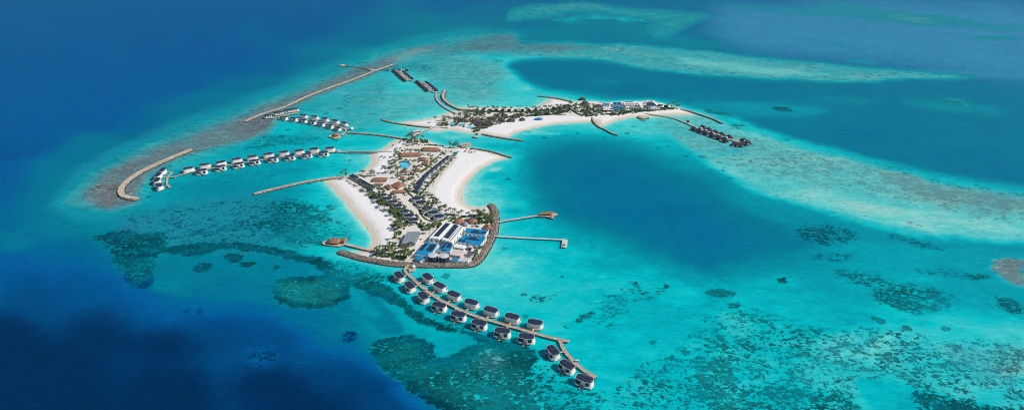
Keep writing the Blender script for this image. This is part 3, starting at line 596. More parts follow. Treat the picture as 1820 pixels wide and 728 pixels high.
# ---------------------------------------------------------------- jetties
def ribbon(mb, pl, nr, w, z0, z1, base):
    vs = []; fs = []
    for p, q in zip(pl, nr):
        for u, z in ((-1, z0), (-1, z1), (1, z1), (1, z0)):
            c = p+q*u*w/2; vs.append((c.x-base[0], c.y-base[1], z))
    n = len(pl)
    for i in range(n-1):
        for j in range(4): a = i*4+j; b2 = i*4+(j+1) % 4; fs.append((a, b2, b2+4, a+4))
    fs += [(0, 1, 2, 3), tuple(range(4*n-1, 4*n-5, -1))]
    mb.add(vs, fs)
JET = {}
def jetty(key, lines, width, z, label, mat='wood', name='jetty', cat='jetty', posts=7.0, rail=None):
    first = G(*lines[0][0]); t = thing(name, label, cat, (first[0], first[1], 0)); path = []
    for li, pts in enumerate(lines):
        pl = resample([G(x, y, z) for x, y in pts], 3.0); nr = normals(pl); path += pl
        mb = MB(); ribbon(mb, pl, nr, width, z-.35, z+li*.006, first); mb.build('deck', M[mat], t)
        if rail:
            for s_ in (-1, 1):
                mb = MB(); ribbon(mb, [p+q*s_*(width/2-.1) for p, q in zip(pl, nr)], nr, .12, z+.8, z+.95, first)
                for p, q in list(zip(pl, nr))[::1]:
                    c = p+q*s_*(width/2-.1); mb.tube((c.x-first[0], c.y-first[1], z+.02), (c.x-first[0], c.y-first[1], z+.8), .06, n=4)
                mb.build('railing', M[rail], t)
        if posts:
            step = max(1, int(posts/3))
            for p, q in list(zip(pl, nr))[1::step]:
                m2 = MB(); e = width/2-.3          # one bent: two piles joined by a cap beam in a single outline
                out = [(-e-.2, -1), (-e+.2, -1), (-e+.2, z-.9), (e-.2, z-.9), (e-.2, -1), (e+.2, -1), (e+.2, z-.36), (-e-.2, z-.36)]
                d = Vector((q.y, -q.x)); vs = []
                for w_ in (-.2, .2):
                    for u_, h_ in out: c = p+q*u_+d*w_; vs.append((c.x-first[0], c.y-first[1], h_))
                m2.add(vs, [(i, (i+1) % 8, 8+(i+1) % 8, 8+i) for i in range(8)]+[tuple(range(8)), tuple(reversed(range(8, 16)))])
                m2.build('trestle', M['darkwood'], t)
    JET[key] = (t, path, first, z, mat)
    return t
jetty('main', [[(726,470),(720,480.6),(735,495.7),(750.4,510),(765.5,521.4),(780.6,531.2),(798.8,540.3),(823,552.3),(848.6,562),(890.8,574.5),(933.7,586.5),(970,596.8),(1001,604),(1013,606)],
               [(995,604.5),(1003,621.6),(1019.4,641.3),(1039,657.8),(1059,669.4)]], 3.0, 2.0, 'long curving timber jetty with side ramps to the near villas', rail='wood')
jetty('left', [[(606.6,269.7),(595.5,269.5),(565.8,272),(536,275.4),(499,279.2),(467,283.8),(434.8,288.2),(407.6,293),(380.5,298),(346,304),(327,308.8),(311.8,312.9),(298,315)],
               [(306.3,305.3),(298,315),(296.7,326),(302,332.8)]], 2.6, 1.8, 'timber jetty serving the long left arc of white villas')
jetty('shore', [[(697,269.7),(670,269),(644,268.6),(622,268.6),(606.6,269.7)]], 2.4, 2.2, 'railed boardwalk from west beach out to the left villa arc', 'woodpink', 'boardwalk', 'boardwalk', 4, rail='woodpink')
jetty('second', [[(608,226),(593,221.8),(560,215),(530,211),(511.5,208),(497,206)], [(607,240),(615,231.6),(608,226)], [(609,228),(624,229.5)], [(598,241.6),(607,239.7),(617,238)]], 2.6, 1.8, 'timber jetty joining round thatched pavilion to the upper white villas')
jetty('hulls', [[(478,209.4),(490,208.4),(500,206.4),(514,203),(529,199.5)]], 5, 1.6, 'wide boardwalk below the three long white pavilions by the breakwater', 'wood', 'boardwalk', 'boardwalk')
jetty('dark', [[(709.8,123.6),(714.7,132.2),(724.6,139.7),(733.3,143.4),(742,143.5),(751.8,146.3),(761.7,154.5),(769,163),(776.5,164.4)],
               [(782,164.4),(776.5,164.4),(775.3,173),(780.2,181.7),(789,189.2),(801.3,196.7),(808,200)]], 3.2, 1.8, 'curved grey boardwalk running out to the far dark roofed villas', 'woodpink')
jetty('right', [[(1145,201.5),(1153.4,202.3),(1170,204.5),(1186.4,207.3),(1201,210.9),(1217.5,217.3),(1230.7,223),(1249.3,229.7),(1273.5,238),(1295.5,245.8),(1308.7,250),(1322,247.5)]], 3.0, 1.8, 'curved timber jetty out to the dark thatched villas on the right', 'wood', posts=5)
jetty('west', [[(688,450),(668,446),(640,439.5),(612,432.5)]], 4.0, 2.2, 'straight timber jetty from lower left beach to thatched restaurant', 'wood')
jetty('east', [[(882,394.5),(905,390.5),(930,386.5),(952,383),(972,380)]], 3.2, 2.2, 'brown timber jetty reaching right to the small arrow shaped pavilion', 'woodpink')
jetty('white', [[(868,418),(900,420.3),(950,423),(1003,425.3)], [(1002,424),(1004,437)]], 2.6, 2.0, 'narrow white jetty with a turned end on the right of the near island', 'offwhite', posts=9)
jetty('bridge', [[(771,225),(760,229.5),(751,233),(742,236),(736,241.5),(734,252.5)]], 3.2, 2.6, 'pale footbridge crossing the channel between the two islands', 'offwhite', 'footbridge', 'footbridge')
def spur(key, x, y, reach=0):
    t, path, first, z, mat = JET[key]
    q = min(path, key=lambda p: (p.x-x)**2+(p.y-y)**2); d = Vector((x, y))-q; L_ = d.length
    if L_ < 3: return
    d.normalize(); n_ = Vector((-d.y, d.x)); a = q; b = q+d*max(2, L_-reach)
    mb = MB(); mb.prism([(a+n_*.8-Vector(first))[:], (a-n_*.8-Vector(first))[:], (b-n_*.8-Vector(first))[:], (b+n_*.8-Vector(first))[:]], z-.3, z-.02)
    mb.build('side_ramp', M[mat], t)
def outward(key, x, y):
    _, path, _, _, _ = JET[key]
    q = min(path, key=lambda p: (p.x-x)**2+(p.y-y)**2); d = Vector((x, y))-q
    return math.atan2(d.x, -d.y)

# ---------------------------------------------------------------- water villas
def ring_seg(mb, L_, W_, a0, a1, z0, z1, th=.25, n=18, p=2.6):
    def pt(a, off):
        c, s_ = math.cos(a), math.sin(a); l = L_/2+off; w = W_/2+off
        return (l*math.copysign(abs(c)**(2/p), c), w*math.copysign(abs(s_)**(2/p), s_))
    vs = []; fs = []
    for i in range(n+1):
        a = a0+(a1-a0)*i/n; o = pt(a, 0); q = pt(a, -th)
        vs += [(o[0], o[1], z0), (o[0], o[1], z1), (q[0], q[1], z1), (q[0], q[1], z0)]
    for i in range(n):
        for j in range(4): fs.append((i*4+j, i*4+(j+1) % 4, i*4+4+(j+1) % 4, i*4+4+j))
    fs += [(0, 1, 2, 3), (n*4+3, n*4+2, n*4+1, n*4)]
    mb.add(vs, fs)
def make_villa():
    t = thing('water_villa', '', 'villa', (0, 0, 0))
    pw = 3.4
    MB().prism(oval(15.8, 10.6, 32, pw), .9, 1.5, -.02).build('deck', M['wood'], t)
    MB().prism(oval(14.6, 8.2, 32, pw), 1.5, 6.1, .02).build('wall', M['white'], t)
    MB().prism(oval(15.0, 8.9, 32, pw), 6.1, 6.4, .0).build('roof_rim', M['offwhite'], t)
    mb = MB(); o1 = oval(14.5, 8.4, 32, pw); o2 = oval(12.6, 4.6, 32, pw); n = len(o1)
    mb.add([(a, b, 6.4) for a, b in o1]+[(a, b, 7.0) for a, b in o2], [(i, (i+1) % n, n+(i+1) % n, n+i) for i in range(n)]+[tuple(range(n, 2*n))])
    mb.build('roof', M['navyroof'], t)
    mb = MB(); ring_seg(mb, 16.4, 11.2, PI*1.0, PI*1.44, .8, 2.6, p=pw); mb.build('parapet', M['white'], t)
    mb = MB(); ring_seg(mb, 16.4, 11.2, PI*1.56, PI*2.0, .8, 2.6, p=pw); mb.build('parapet', M['white'], t)
    mb = MB(); ring_seg(mb, 14.9, 8.5, PI*1.14, PI*1.46, 2.2, 5.5, .3, p=pw); mb.build('window', M['glass'], t)
    mb = MB(); ring_seg(mb, 14.9, 8.5, PI*1.54, PI*1.70, 2.2, 5.5, .3, p=pw); mb.build('window', M['glass'], t)
    MB().box(-5.0, -1.8, -5.1, -4.3, 1.51, 1.6).build('plunge_pool', M['pool'], t)
    MB().box(-.35, .35, -5.3, -4.0, 1.5, 6.0).build('slide_tower', M['offwhite'], t)
    mb = MB()
    for i in range(8):
        a = i/8; b = (i+1)/8
        f = lambda u: (.2+1.8*math.sin(u*2.2), -5.3-4.6*u, 3.6*(1-u)**1.3+.2)
        mb.tube(f(a), f(b), .38, n=6)
    mb.build('slide', M['darkwood'], t)
    mb = MB(); mb.prism([(-2.4, -8.4), (-1.0, -8.4), (-.9, -5.4), (-2.2, -5.4)], .5, .8); mb.build('swim_steps', M['wood'], t)
    for sx in (-1, 1):
        for sy in (-1, 1): MB().tube((sx*5.4, sy*3.8, -1), (sx*5.4, sy*3.8, .88), .3, n=6).build('stilt', M['offwhite'], t)
    return t
VP = make_villa(); used = [False]
def put_villa(key, px, py, label, group, dth=0., sc=1.0, hr=4.0):
    x, y = G(px, py, hr)
    o = VP if not used[0] else copy_tree(VP); used[0] = True
    o.location = (x, y, 0); o.rotation_euler = (0, 0, outward(key, x, y)+math.radians(dth+random.uniform(-3, 3))); o.scale = (sc, sc, sc)
    o['label'] = label; o['group'] = group
    spur(key, x, y, 5.0*sc); return o
GR1 = 'white water villas along the near jetty'
for i, (x, y) in enumerate([(709.5,493),(728.5,511),(752.5,529.5),(781,546),(815,562.5),(852,577.5),(893,592),(936,602)]):
    put_villa('main', x, y-2, '%s dark roofed villa from the seawall on the left side of the near jetty' % ORD[i], GR1, 12 if i > 2 else -8)
for i, (x, y) in enumerate([(760.5,496),(781.5,511.5),(807,527),(838,541),(872.5,554.5),(910.5,566.5),(951,577)]):
    put_villa('main', x, y-2, '%s dark roofed villa from the seawall on the right side of the near jetty' % ORD[i], GR1, 0)
for i, (x, y) in enumerate([(983,627),(1008,652.5),(1039,677)]):
    put_villa('main', x, y-2, ['uppermost of the three villas on the last bend of the near jetty', 'middle of the three villas on the last bend of the near jetty', 'nearest villa of all, at the tip of the near jetty'][i], GR1, 8)
GR2 = 'white water villas in the left arc'
for i, (x, y) in enumerate([(335,301),(364,294.5),(392.5,290),(420.5,284.5),(448.5,280),(477,275.5),(504.5,272),(532,269.5),(558.5,266.5),(586.5,265)]):
    put_villa('left', x, y, 'white villa, %s from the left on the seaward side of the left arc' % ORD[i], GR2, 0, 1.02)
for i, (x, y) in enumerate([(358.5,304.5),(391.5,298),(423.5,293),(452.5,287.5),(484.5,283),(515,279.5),(545,276),(575,273)]):
    put_villa('left', x, y, 'white villa, %s from the left on the inner side of the left arc' % ORD[i], GR2, 0, 1.02)
for i, (x, y) in enumerate([(289,304),(281,312.5),(279,321.5),(283,331)]):
    put_villa('left', x, y, ['backmost', 'second from the back', 'third from the back', 'frontmost'][i]+' white villa of the stacked four inside the hooked breakwater', GR2, 0, 1.0)
GR3 = 'white water villas by the long breakwater'
for i, (x, y) in enumerate([(504.5,209.5),(521.8,211.8),(539,214.4),(555,217.3),(570.5,220.3),(586,224),(600.5,228)]):
    put_villa('second', x, y, 'white villa, %s from the left in the front row of the upper group' % ORD[i], GR3, 0, .95)
for i, (x, y) in enumerate([(539.5,206.2),(559,208.8),(577.5,212),(595.5,215.8),(612,220)]):
    put_villa('second', x, y, 'white villa, %s from the left in the back row of the upper group' % ORD[i], GR3, 0, .98)

# ---------------------------------------------------------------- generic buildings
FOOT = []
def quad_local(L_, W_, a): return [(-L_/2, -W_/2), (L_/2, -W_/2), (L_/2, W_/2), (-L_/2, W_/2)]
def hip(px, py, wpx, W_, ang, label, mat='thatch', wall=2.6, rise=3.0, name='thatched_pavilion', cat='pavilion', group=None, base=GZ, over=.9, ridge=.45, rounded=False, wallmat='offwhite'):
    x, y = G(px, py, base+wall+rise*.4); L_ = wpx/ppm(py)
    t = thing(name, label, cat, (x, y, base-.1), math.radians(ang), group); FOOT.append((x, y, max(L_, W_)*.5+1))
    if rounded:
        body = oval(L_-2*over, W_-2*over, 20, 2.2); ev = oval(L_, W_, 24, 2.2); mid = oval(L_*.55, W_*.5, 24, 2.2); n = 24
        MB().prism(body, 0, wall).build('wall', M[wallmat], t)
        mb = MB(); mb.add([(a, b, wall-.3) for a, b in ev]+[(a, b, wall+rise*.6) for a, b in mid]+[(0, 0, wall+rise)],
            [(i, (i+1) % n, n+(i+1) % n, n+i) for i in range(n)]+[(n+i, n+(i+1) % n, 2*n) for i in range(n)]+[tuple(reversed(range(n)))])
    else:
        MB().box(-L_/2+over, L_/2-over, -W_/2+over, W_/2-over, 0, wall).build('wall', M[wallmat], t)
        r = L_/2*ridge if L_ >= W_ else 0; ry = 0 if L_ >= W_ else W_/2*ridge
        mb = MB(); mb.add([(-L_/2, -W_/2, wall-.2), (L_/2, -W_/2, wall-.2), (L_/2, W_/2, wall-.2), (-L_/2, W_/2, wall-.2), (-r, -ry, wall+rise), (r, ry, wall+rise)],
            [(0, 1, 5, 4), (1, 2, 5), (2, 3, 4, 5), (3, 0, 4), (3, 2, 1, 0)])
    mb.build('roof', M[mat], t)
    mb = MB()
    k = max(2, int(L_/3.5))
    for i in range(k):
        cx = -L_/2+over+(i+.5)*(L_-2*over)/k; mb = MB().box(cx-.9, cx+.9, -W_/2+over-.06 if not rounded else -W_*.42, -W_/2+over+.3 if not rounded else -W_*.3, .5, wall-.6); mb.build('window', M['glass'], t)
    return t
# thatched roofs, near island
hip(728.6,273,36,11,3,'long thatched hall just behind the main pool')
hip(764.7,263.5,31,13,-4,'large thatched hall near the bridge landing with orange brown roof')
hip(752.4,281,13,9,-14,'upper of the two small thatched roofs right of the main pool')
hip(757,288.5,13,9,-22,'lower of the two small thatched roofs right of the main pool')
hip(743,300.5,9,7,0,'small orange thatched hut beside the curved lawn', rise=2)
hip(718.7,302,15,7,-4,'curved thatched pool bar at the near edge of the main pool', rounded=True)
hip(674.7,317,27,10,3,'wide thatched roof behind the dark roofed beach villas')
hip(716.5,314.5,10,8,-25,'small lone thatched hut between gardens below the pool', rise=2.4)
hip(673,325.8,17,4.5,4,'narrow tan thatched roof beside the wide thatched roof', rise=1.4)
hip(691.5,330.5,20,8,-52,'left thatched wing of the courtyard restaurant', rise=2)
hip(708.5,326.5,21,16,-40,'big square thatched roof of the courtyard restaurant', rise=3.4)
hip(708,338.5,23,8,10,'front thatched wing of the courtyard restaurant', rise=2)
hip(816,390.5,19,11,0,'left round thatched roof behind the white solar building', rounded=True)
hip(840,390.5,18,10,0,'right round thatched roof behind the white solar building', rounded=True)
hip(827,395.5,11,8,0,'grey cone roof between two round thatched roofs','greyroof',2.2,3.2,'grey_pavilion','pavilion',rounded=True)
hip(867,401.5,14,10,20,'small thatched pavilion where brown jetty meets the seawall')
# dark oval villas, near island
def make_land_villa():
    t = thing('beach_villa', '', 'villa', (0, 0, 0))
    MB().prism(oval(12.4, 8.6), 0, 3.0).build('wall', M['offwhite'], t)
    MB().prism(oval(13.2, 9.2), 3.0, 3.25).build('roof_rim', M['white'], t)
    mb = MB(); o1 = oval(12.6, 8.6); o2 = oval(8.5, 4.2); n = len(o1)
    mb.add([(a, b, 3.25) for a, b in o1]+[(a, b, 3.9) for a, b in o2], [(i, (i+1) % n, n+(i+1) % n, n+i) for i in range(n)]+[tuple(range(n, 2*n))])
    mb.build('roof', M['navyroof'], t)
    MB().prism([(-10.5, -4.6), (-5.5, -5.6), (-5.5, 3.5), (-10.5, 2.6)], 0, .35).build('terrace', M['woodpink'], t)
    MB().prism([(-9.8, -3.6), (-7.2, -3.9), (-7.2, .6), (-9.8, .4)], .351, .42).build('plunge_pool', M['pool'], t)
    MB().box(-6.6, -6.1, -2.6, 2.6, .4, 2.6).build('window', M['glass'], t)
    MB().box(-3.5, 3.5, -4.45, -4.1, .6, 2.4).build('window', M['glass'], t)
    return t
LVp = make_land_villa(); lu = [False]
LVS = []
def land_villa(px, py, ang, label, group, sc=1.0):
    x, y = G(px, py, GZ+3.2); o = LVp if not lu[0] else copy_tree(LVp); lu[0] = True
    o.location = (x, y, GZ-.1); o.rotation_euler = (0, 0, math.radians(ang)); o.scale = (sc, sc, sc); o['label'] = label; o['group'] = group
    FOOT.append((x, y, 7.5*sc)); LVS.append((x, y))
gv = 'dark oval villas on the near island'
for i, (x, y) in enumerate([(678.6,346),(688,352.2),(697,358.3),(706.6,364.8),(718.5,375.2),(726.8,382.3),(734.5,389.8)]):
    land_villa(x, y, 14, 'dark oval roofed villa, %s from the back in the row facing the west beach' % ORD[i], gv, 1.08)
for i, (x, y) in enumerate([(740.5,352),(748,359),(759,370),(769.4,377.3),(780,384)]):
    land_villa(x, y, 180+12, 'dark oval roofed villa, %s from the back in the crescent beach row' % ORD[i], gv, 1.12)
def villa_hedges():
    for x, y in LVS:
        for a0 in range(0, 360, 16):
            a = math.radians(a0)
            if random.random() < .72: clump(x+9.6*math.cos(a), y+8.2*math.sin(a), GZ-.2, random.uniform(.9, 1.6), random.uniform(1, 2))
def flat_house(name, label, cat, quad, h, mat, wallmat='offwhite', base=GZ, group=None, par=.25, inset=0.0, wins=True):
    q = [G(a, b, base+h) for a, b in quad]; cx = sum(p[0] for p in q)/len(q); cy = sum(p[1] for p in q)/len(q)
    if sum(q[i][0]*q[(i+1) % len(q)][1]-q[(i+1) % len(q)][0]*q[i][1] for i in range(len(q))) < 0: q = q[::-1]
    l = [(p[0]-cx, p[1]-cy) for p in q]; t = thing(name, label, cat, (cx, cy, base-.1), 0, group)
    FOOT.append((cx, cy, min(math.dist(q[0], q[2]), math.dist(q[1], q[3]))*.42+1))
    MB().prism(l, 0, h).build('wall', M[wallmat], t)
    k = .97; MB().prism([(a*k, b*k) for a, b in l], h+.003, h+par).build('roof', M[mat], t)
    if wins:
        for i in range(len(l)):
            a = Vector(l[i]); b = Vector(l[(i+1) % len(l)]); d = b-a; nn = Vector((d.y, -d.x)).normalized()
            if nn.y > .3: continue
            m = max(1, int(d.length/4.5)); du = d.normalized()
            for j in range(m):
                c = a+d*((j+.5)/m); w0 = c-du*1.1+nn*.05; w1 = c+du*1.1+nn*.05
                w2 = w1-nn*.3; w3 = w0-nn*.3
                MB().prism([w0[:], w1[:], w2[:], w3[:]][::-1], h*.35, h*.72).build('window', M['glass'], t)
    return t, l
gw = 'dark rectangular villas at the west beach corner'
for i, (x, y, s_) in enumerate([(629,314,1.35),(641,321,1.15),(650,326,1.15),(659.5,331.5,1.2)]):
    q = [(x-7*s_, y-1.5*s_), (x-1.5*s_, y-4.2*s_), (x+7.5*s_, y+.8*s_), (x+2.5*s_, y+3.6*s_)]
    flat_house('beach_house', 'dark rectangular villa roof, %s from the left at the west beach corner' % ORD[i], 'villa', q, 3.6, 'solar', 'offwhite', group=gw)
gm = 'dark terraced roofs in the long diagonal row'
row = [(795,278.5),(788.5,283.8),(782,289.2),(775,294.8),(767.5,300.8),(759.3,307.6),(752.8,314.8),(748.6,321.6),(745.2,328),(741.5,334.5)]
for i, (x, y) in enumerate(row):
    s_ = .8+.05*i*.7
    q = [(x-6.2*s_, y+2*s_), (x-.5*s_, y-2.9*s_), (x+6*s_, y-2.2*s_), (x+1.6*s_, y+2.9*s_)]
    flat_house('terrace_house', 'dark roofed unit, %s from the back in the long diagonal terrace' % ORD[i], 'terraced house', q, 3.8, 'solar', 'greyroof', group=gm)
# service complex at the near point
def strips(t, l, z, rects, mat='solar', nm='solar_panel'):
    for (u0, u1, v0, v1) in rects:
        f = lambda u, v: tuple((Vector(l[0])*(1-u)+Vector(l[1])*u)*(1-v)+(Vector(l[3])*(1-u)+Vector(l[2])*u)*v)
        MB().prism([f(u0, v0), f(u1, v0), f(u1, v1), f(u0, v1)], z, z+.25).build(nm, M[mat], t)
def order(t): return t
t, l = flat_house('service_building', 'large white flat roofed building, left wing with a long dark solar strip', 'building', [(762.5,422.5),(780,424.5),(805,396.5),(790,394.5)], 7, 'white', 'white', par=.4)
strips(t, l, 7.45, [(.25, .78, .12, .95)])
t, l = flat_house('service_building', 'large white flat roofed building, right wing with a long dark solar strip', 'building', [(784.5,425),(803,430.5),(825,402.5),(808,397)], 7, 'white', 'white', par=.4)
strips(t, l, 7.45, [(.06, .5, .12, .95)])
for u in range(14):
    for s2 in (0, 1):
        f = lambda a, b: tuple((Vector(l[0])*(1-a)+Vector(l[1])*a)*(1-b)+(Vector(l[3])*(1-a)+Vector(l[2])*a)*b)
        a = .6+.2*s2; b = .1+u*.062; MB().prism([f(a, b), f(a+.07, b), f(a+.07, b+.02), f(a, b+.02)], 7.4, 7.75).build('roof_light', M['glass'], t)
flat_house('link_roof', 'narrow white linking roof between the two solar wings', 'roof', [(780.5,423.5),(784,424.5),(807.5,397.5),(805.5,397)], 5.4, 'offwhite', 'white', wins=False)
BL = 'blue roofed building'
def blue(label, quad, rects, h=4.2):
    t, l = flat_house('blue_roofed_building', label, 'building', quad, h, 'blueroof', 'white', par=.2)
    strips(t, l, h+.21, rects)
blue('long blue roof at the lower left of the service yard with dark panels', [(736.7,452.4),(764.6,455),(779.7,432.5),(756,429.5)], [(.05,.28,.35,.9),(.5,.9,.35,.85)])
blue('blue roof between the white wings and the right grey tank', [(776,445.5),(799.5,447.5),(807,433.5),(789,431)], [(.1,.35,.3,.9),(.5,.85,.45,.9),(.3,.65,.08,.22)])
blue('upper blue roof at the right of the service yard by the white jetty', [(824.5,413.5),(861.5,418.5),(868.5,408.5),(829,404.5)], [(.25,.75,.2,.42),(.35,.62,.5,.72),(.78,.95,.3,.7)])
blue('lower right blue roof with a zigzag of dark panels', [(812,429.5),(853.5,436.5),(865,421.5),(822,417)], [(.02,.14,.08,.38),(.18,.3,.06,.36),(.2,.8,.5,.66),(.35,.65,.7,.85)])
blue('small blue roof beside the seawall left of the tanks', [(737,457),(747,464),(756,460),(745,453.5)], [], 3)
blue('little blue roof right of the tanks near the seawall', [(802,462),(813.5,463.5),(815,459),(804,458)], [], 3)
flat_house('plant_room', 'white plant room with a dark slot between the blue roofs', 'building', [(806,438.5),(824,441.5),(829,436),(810,432.5)], 4.5, 'white', 'white')
flat_house('workshop', 'low pale paved roof building below the plant room', 'building', [(799,452),(818,455),(825,444.5),(803,442)], 3, 'paving', 'offwhite')
flat_house('store_building', 'pale flat roofed store at the right of the service yard', 'building', [(814,463.5),(832,464),(838,457.5),(818,456.5)], 3.4, 'offwhite', 'white')
flat_house('store_building', 'white flat roofed store beside the lower right blue roof', 'building', [(836,446),(850,447.5),(856,440),(840,438.5)], 3.4, 'white', 'white')
flat_house('sports_hall', 'grey sheeted roof building standing alone among palms', 'building', [(713.5,432),(737,430.5),(746.5,410.5),(723.5,411.5)], 5, 'greyroof', 'greyroof')
def tank(px, py, r, h, label, base=GZ, sc=1, topmat='tanktop'):
    x, y = G(px, py, base+h); t = thing('storage_tank', label, 'tank', (x, y, base-.1)); FOOT.append((x, y, r+1))
    c = [(r*math.cos(2*PI*i/32), r*math.sin(2*PI*i/32)) for i in range(32)]
    MB().prism(c, 0, h).build('shell', M['tankside'], t)
    MB().prism([(a*1.02, b*1.02) for a, b in c], h+.003, h+.3, .0).build('rim', M['offwhite'], t)
    n = 32; MB().add([(a*.97, b*.97, h+.31) for a, b in c]+[(0, 0, h+.9)], [(i, (i+1) % n, n) for i in range(n)]).build('lid', M[topmat], t)
    for i in range(4): a = PI+i*PI/3; MB().tube((r*1.04*math.cos(a), r*1.04*math.sin(a), 0), (r*1.04*math.cos(a), r*1.04*math.sin(a), h), .15, n=4).build('rib', M['metal'], t)
tank(769.5,453,5.4,7,'left grey lidded round tank beside the seawall'); tank(789.6,454,5.4,7,'right grey lidded round tank beside the seawall')
tank(836,438,2.6,4,'small pale round tank left of pair by the blue roof'); tank(846,439,2.8,4,'small pale round tank right of pair by the blue roof')
def mast(px, py, h, label, base=GZ, w=1.2):
    x, y = G(px, py, base); t = thing('lattice_mast', label, 'mast', (x, y, base-.1)); r = w/2
    k = [(r*math.cos(a), r*math.sin(a)) for a in (0, 2.1, 4.2)]
    for a, b in k: MB().tube((a, b, 0), (a*.6, b*.6, h), .14, n=4).build('leg', M['metal'], t)
    m = MB(); n = int(h/1.5)
    for i in range(n):
        for j in range(3): a = k[j]; b = k[(j+1) % 3]; m.tube((a[0]*(1-.4*i/n), a[1]*(1-.4*i/n), i*h/n), (b[0]*(1-.4*(i+1)/n), b[1]*(1-.4*(i+1)/n), (i+1)*h/n), .07, n=3)
    m.build('bracing', M['metal'], t); MB().box(-.5, .5, -.5, .5, h, h+1.6).build('antenna', M['darkwood'], t)
mast(831.6, 460, 21, 'tall lattice mast on the near island beside the service yard')
mast(1079, 182, 17, 'left of the two masts on the far island', w=1.6); mast(1083.5, 182.5, 16, 'right of the two masts on the far island', w=1.2)
# pools
def pool(label, quad, base=GZ+.15, deck=1.12, paved=True):
    q = [G(a, b, base) for a, b in quad]; cx = sum(p[0] for p in q)/len(q); cy = sum(p[1] for p in q)/len(q); l = [(p[0]-cx, p[1]-cy) for p in q]
    if sum(l[i][0]*l[(i+1) % len(l)][1]-l[(i+1) % len(l)][0]*l[i][1] for i in range(len(l))) < 0: l = l[::-1]
    t = thing('swimming_pool', label, 'swimming pool', (cx, cy, base)); FOOT.append((cx, cy, 9))
    MB().prism([(a*deck, b*deck) for a, b in l], -.4, .06).build('surround', M['paving'], t); MB().prism(l, -.3, .1).build('pool_water', M['pool'], t)
pool('large pale blue main pool in the middle of the near island', [(711,287),(715,285.6),(726,285.2),(727.5,289),(727.5,297),(726,300.4),(713,300.2),(711,296)])
pool('small slim pool at the back of the long terrace', [(803,273.4),(814,267.8),(817,269.7),(806,275.4)])
pool('left blue pool on the far island', [(796,221),(801,217.5),(808,217.5),(809,221),(803,223)], deck=1.06)
pool('middle blue pool on the far island below the dark domes', [(815,221.5),(820,219),(828,219.5),(826,222.5),(818,223)], deck=1.06)
pool('right blue pool on the far island near the channel', [(828,226.5),(836,224.5),(843,226),(842,228),(833,228.5)], deck=1.06)
def deckpad(name, label, cat, quad, h, mat, base=GZ):
    q = [G(a, b, base) for a, b in quad]; cx = sum(p[0] for p in q)/len(q); cy = sum(p[1] for p in q)/len(q); l = [(p[0]-cx, p[1]-cy) for p in q]
    if sum(l[i][0]*l[(i+1) % len(l)][1]-l[(i+1) % len(l)][0]*l[i][1] for i in range(len(l))) < 0: l = l[::-1]
    o = MB().prism(l, 0, h).build(name, M[mat]); o.location = (cx, cy, base); return tag(o, label, cat)
deckpad('sun_deck', 'pinkish paved sun deck along the right side of the main pool', 'sun deck', [(729.5,286),(738,285.5),(738,301),(729.5,301)], .2, 'paving')
deckpad('yard_paving', 'pale paved yard between service buildings and the seawall', 'paved yard', [(735,462),(756,430),(808,428),(850,440),(858,442),(846,464),(760,468)], .12, 'paving')
deckpad('lawn', 'curved strip of bright green lawn below the two small thatched roofs', 'lawn', [(764,285),(768.5,285.5),(768,291),(760,300),(748,308),(744,305.5),(756,297.5),(763,290.5)], .15, 'lawn')

# ---------------------------------------------------------------- overwater pavilions
def over_deck(t, pts, z0, z1, mat='wood', nm='deck'): return MB().prism(pts, z0, z1).build(nm, M[mat], t)
def overwater(px, py, L_, W_, ang, label, mat='thatch', deckpts=None, rounded=True, name='overwater_pavilion', rise=3.5):
    x, y = G(px, py, 5); t = thing(name, label, 'pavilion', (x, y, 0), math.radians(ang))
    over_deck(t, deckpts or oval(L_*1.35, W_*1.4, 20, 2.4), 1.2, 1.8)
    MB().prism(oval(L_*.78, W_*.72, 18, 2.4), 1.8, 4.4).build('wall', M['darkwood'], t)
    ev = oval(L_, W_, 24, 2.4); mid = oval(L_*.66, W_*.5, 24, 2.4); n = 24
    MB().add([(a, b, 4.1) for a, b in ev]+[(a, b, 4.1+rise*.75) for a, b in mid]+[(0, 0, 4.1+rise)],
        [(i, (i+1) % n, n+(i+1) % n, n+i) for i in range(n)]+[(n+i, n+(i+1) % n, 2*n) for i in range(n)]+[tuple(reversed(range(n)))]).build('roof', M[mat], t)
    for i in range(6): a = i*PI/3+.3; MB().tube((L_*.5*math.cos(a), W_*.5*math.sin(a), -1), (L_*.5*math.cos(a), W_*.5*math.sin(a), 1.2), .25, n=5).build('stilt', M['darkwood'], t)
    return t
t = overwater(594, 426.5, 17, 12, -6, 'big thatched restaurant over water at the lower left jetty end', deckpts=[(-15, -1), (-12, -5), (-5, -7), (8, -7.5), (13, -4), (13, 2), (9, 5), (13, 9), (7, 8.5), (0, 7), (-8, 6), (-13, 3)])
MB().prism([(7, -1), (13, -3), (15, 3), (12, 7.5), (6, 5)], 4.3, 5.6, .35).build('side_roof', M['thatch'], t)
t = overwater(596.5, 238.5, 11, 10, 0, 'round orange thatched pavilion over water at upper left jetty fork', deckpts=[(-13, -1), (-9, -5), (-4, -6), (-2, -11), (3, -12), (8, -9), (9, -2), (6, 5), (-4, 6), (-10, 4)])
MB().prism(oval(4, 4, 12, 2), 1.9, 2.9, .1).build('sunken_lounge', M['white'], t).location = (-9, -1, 0)
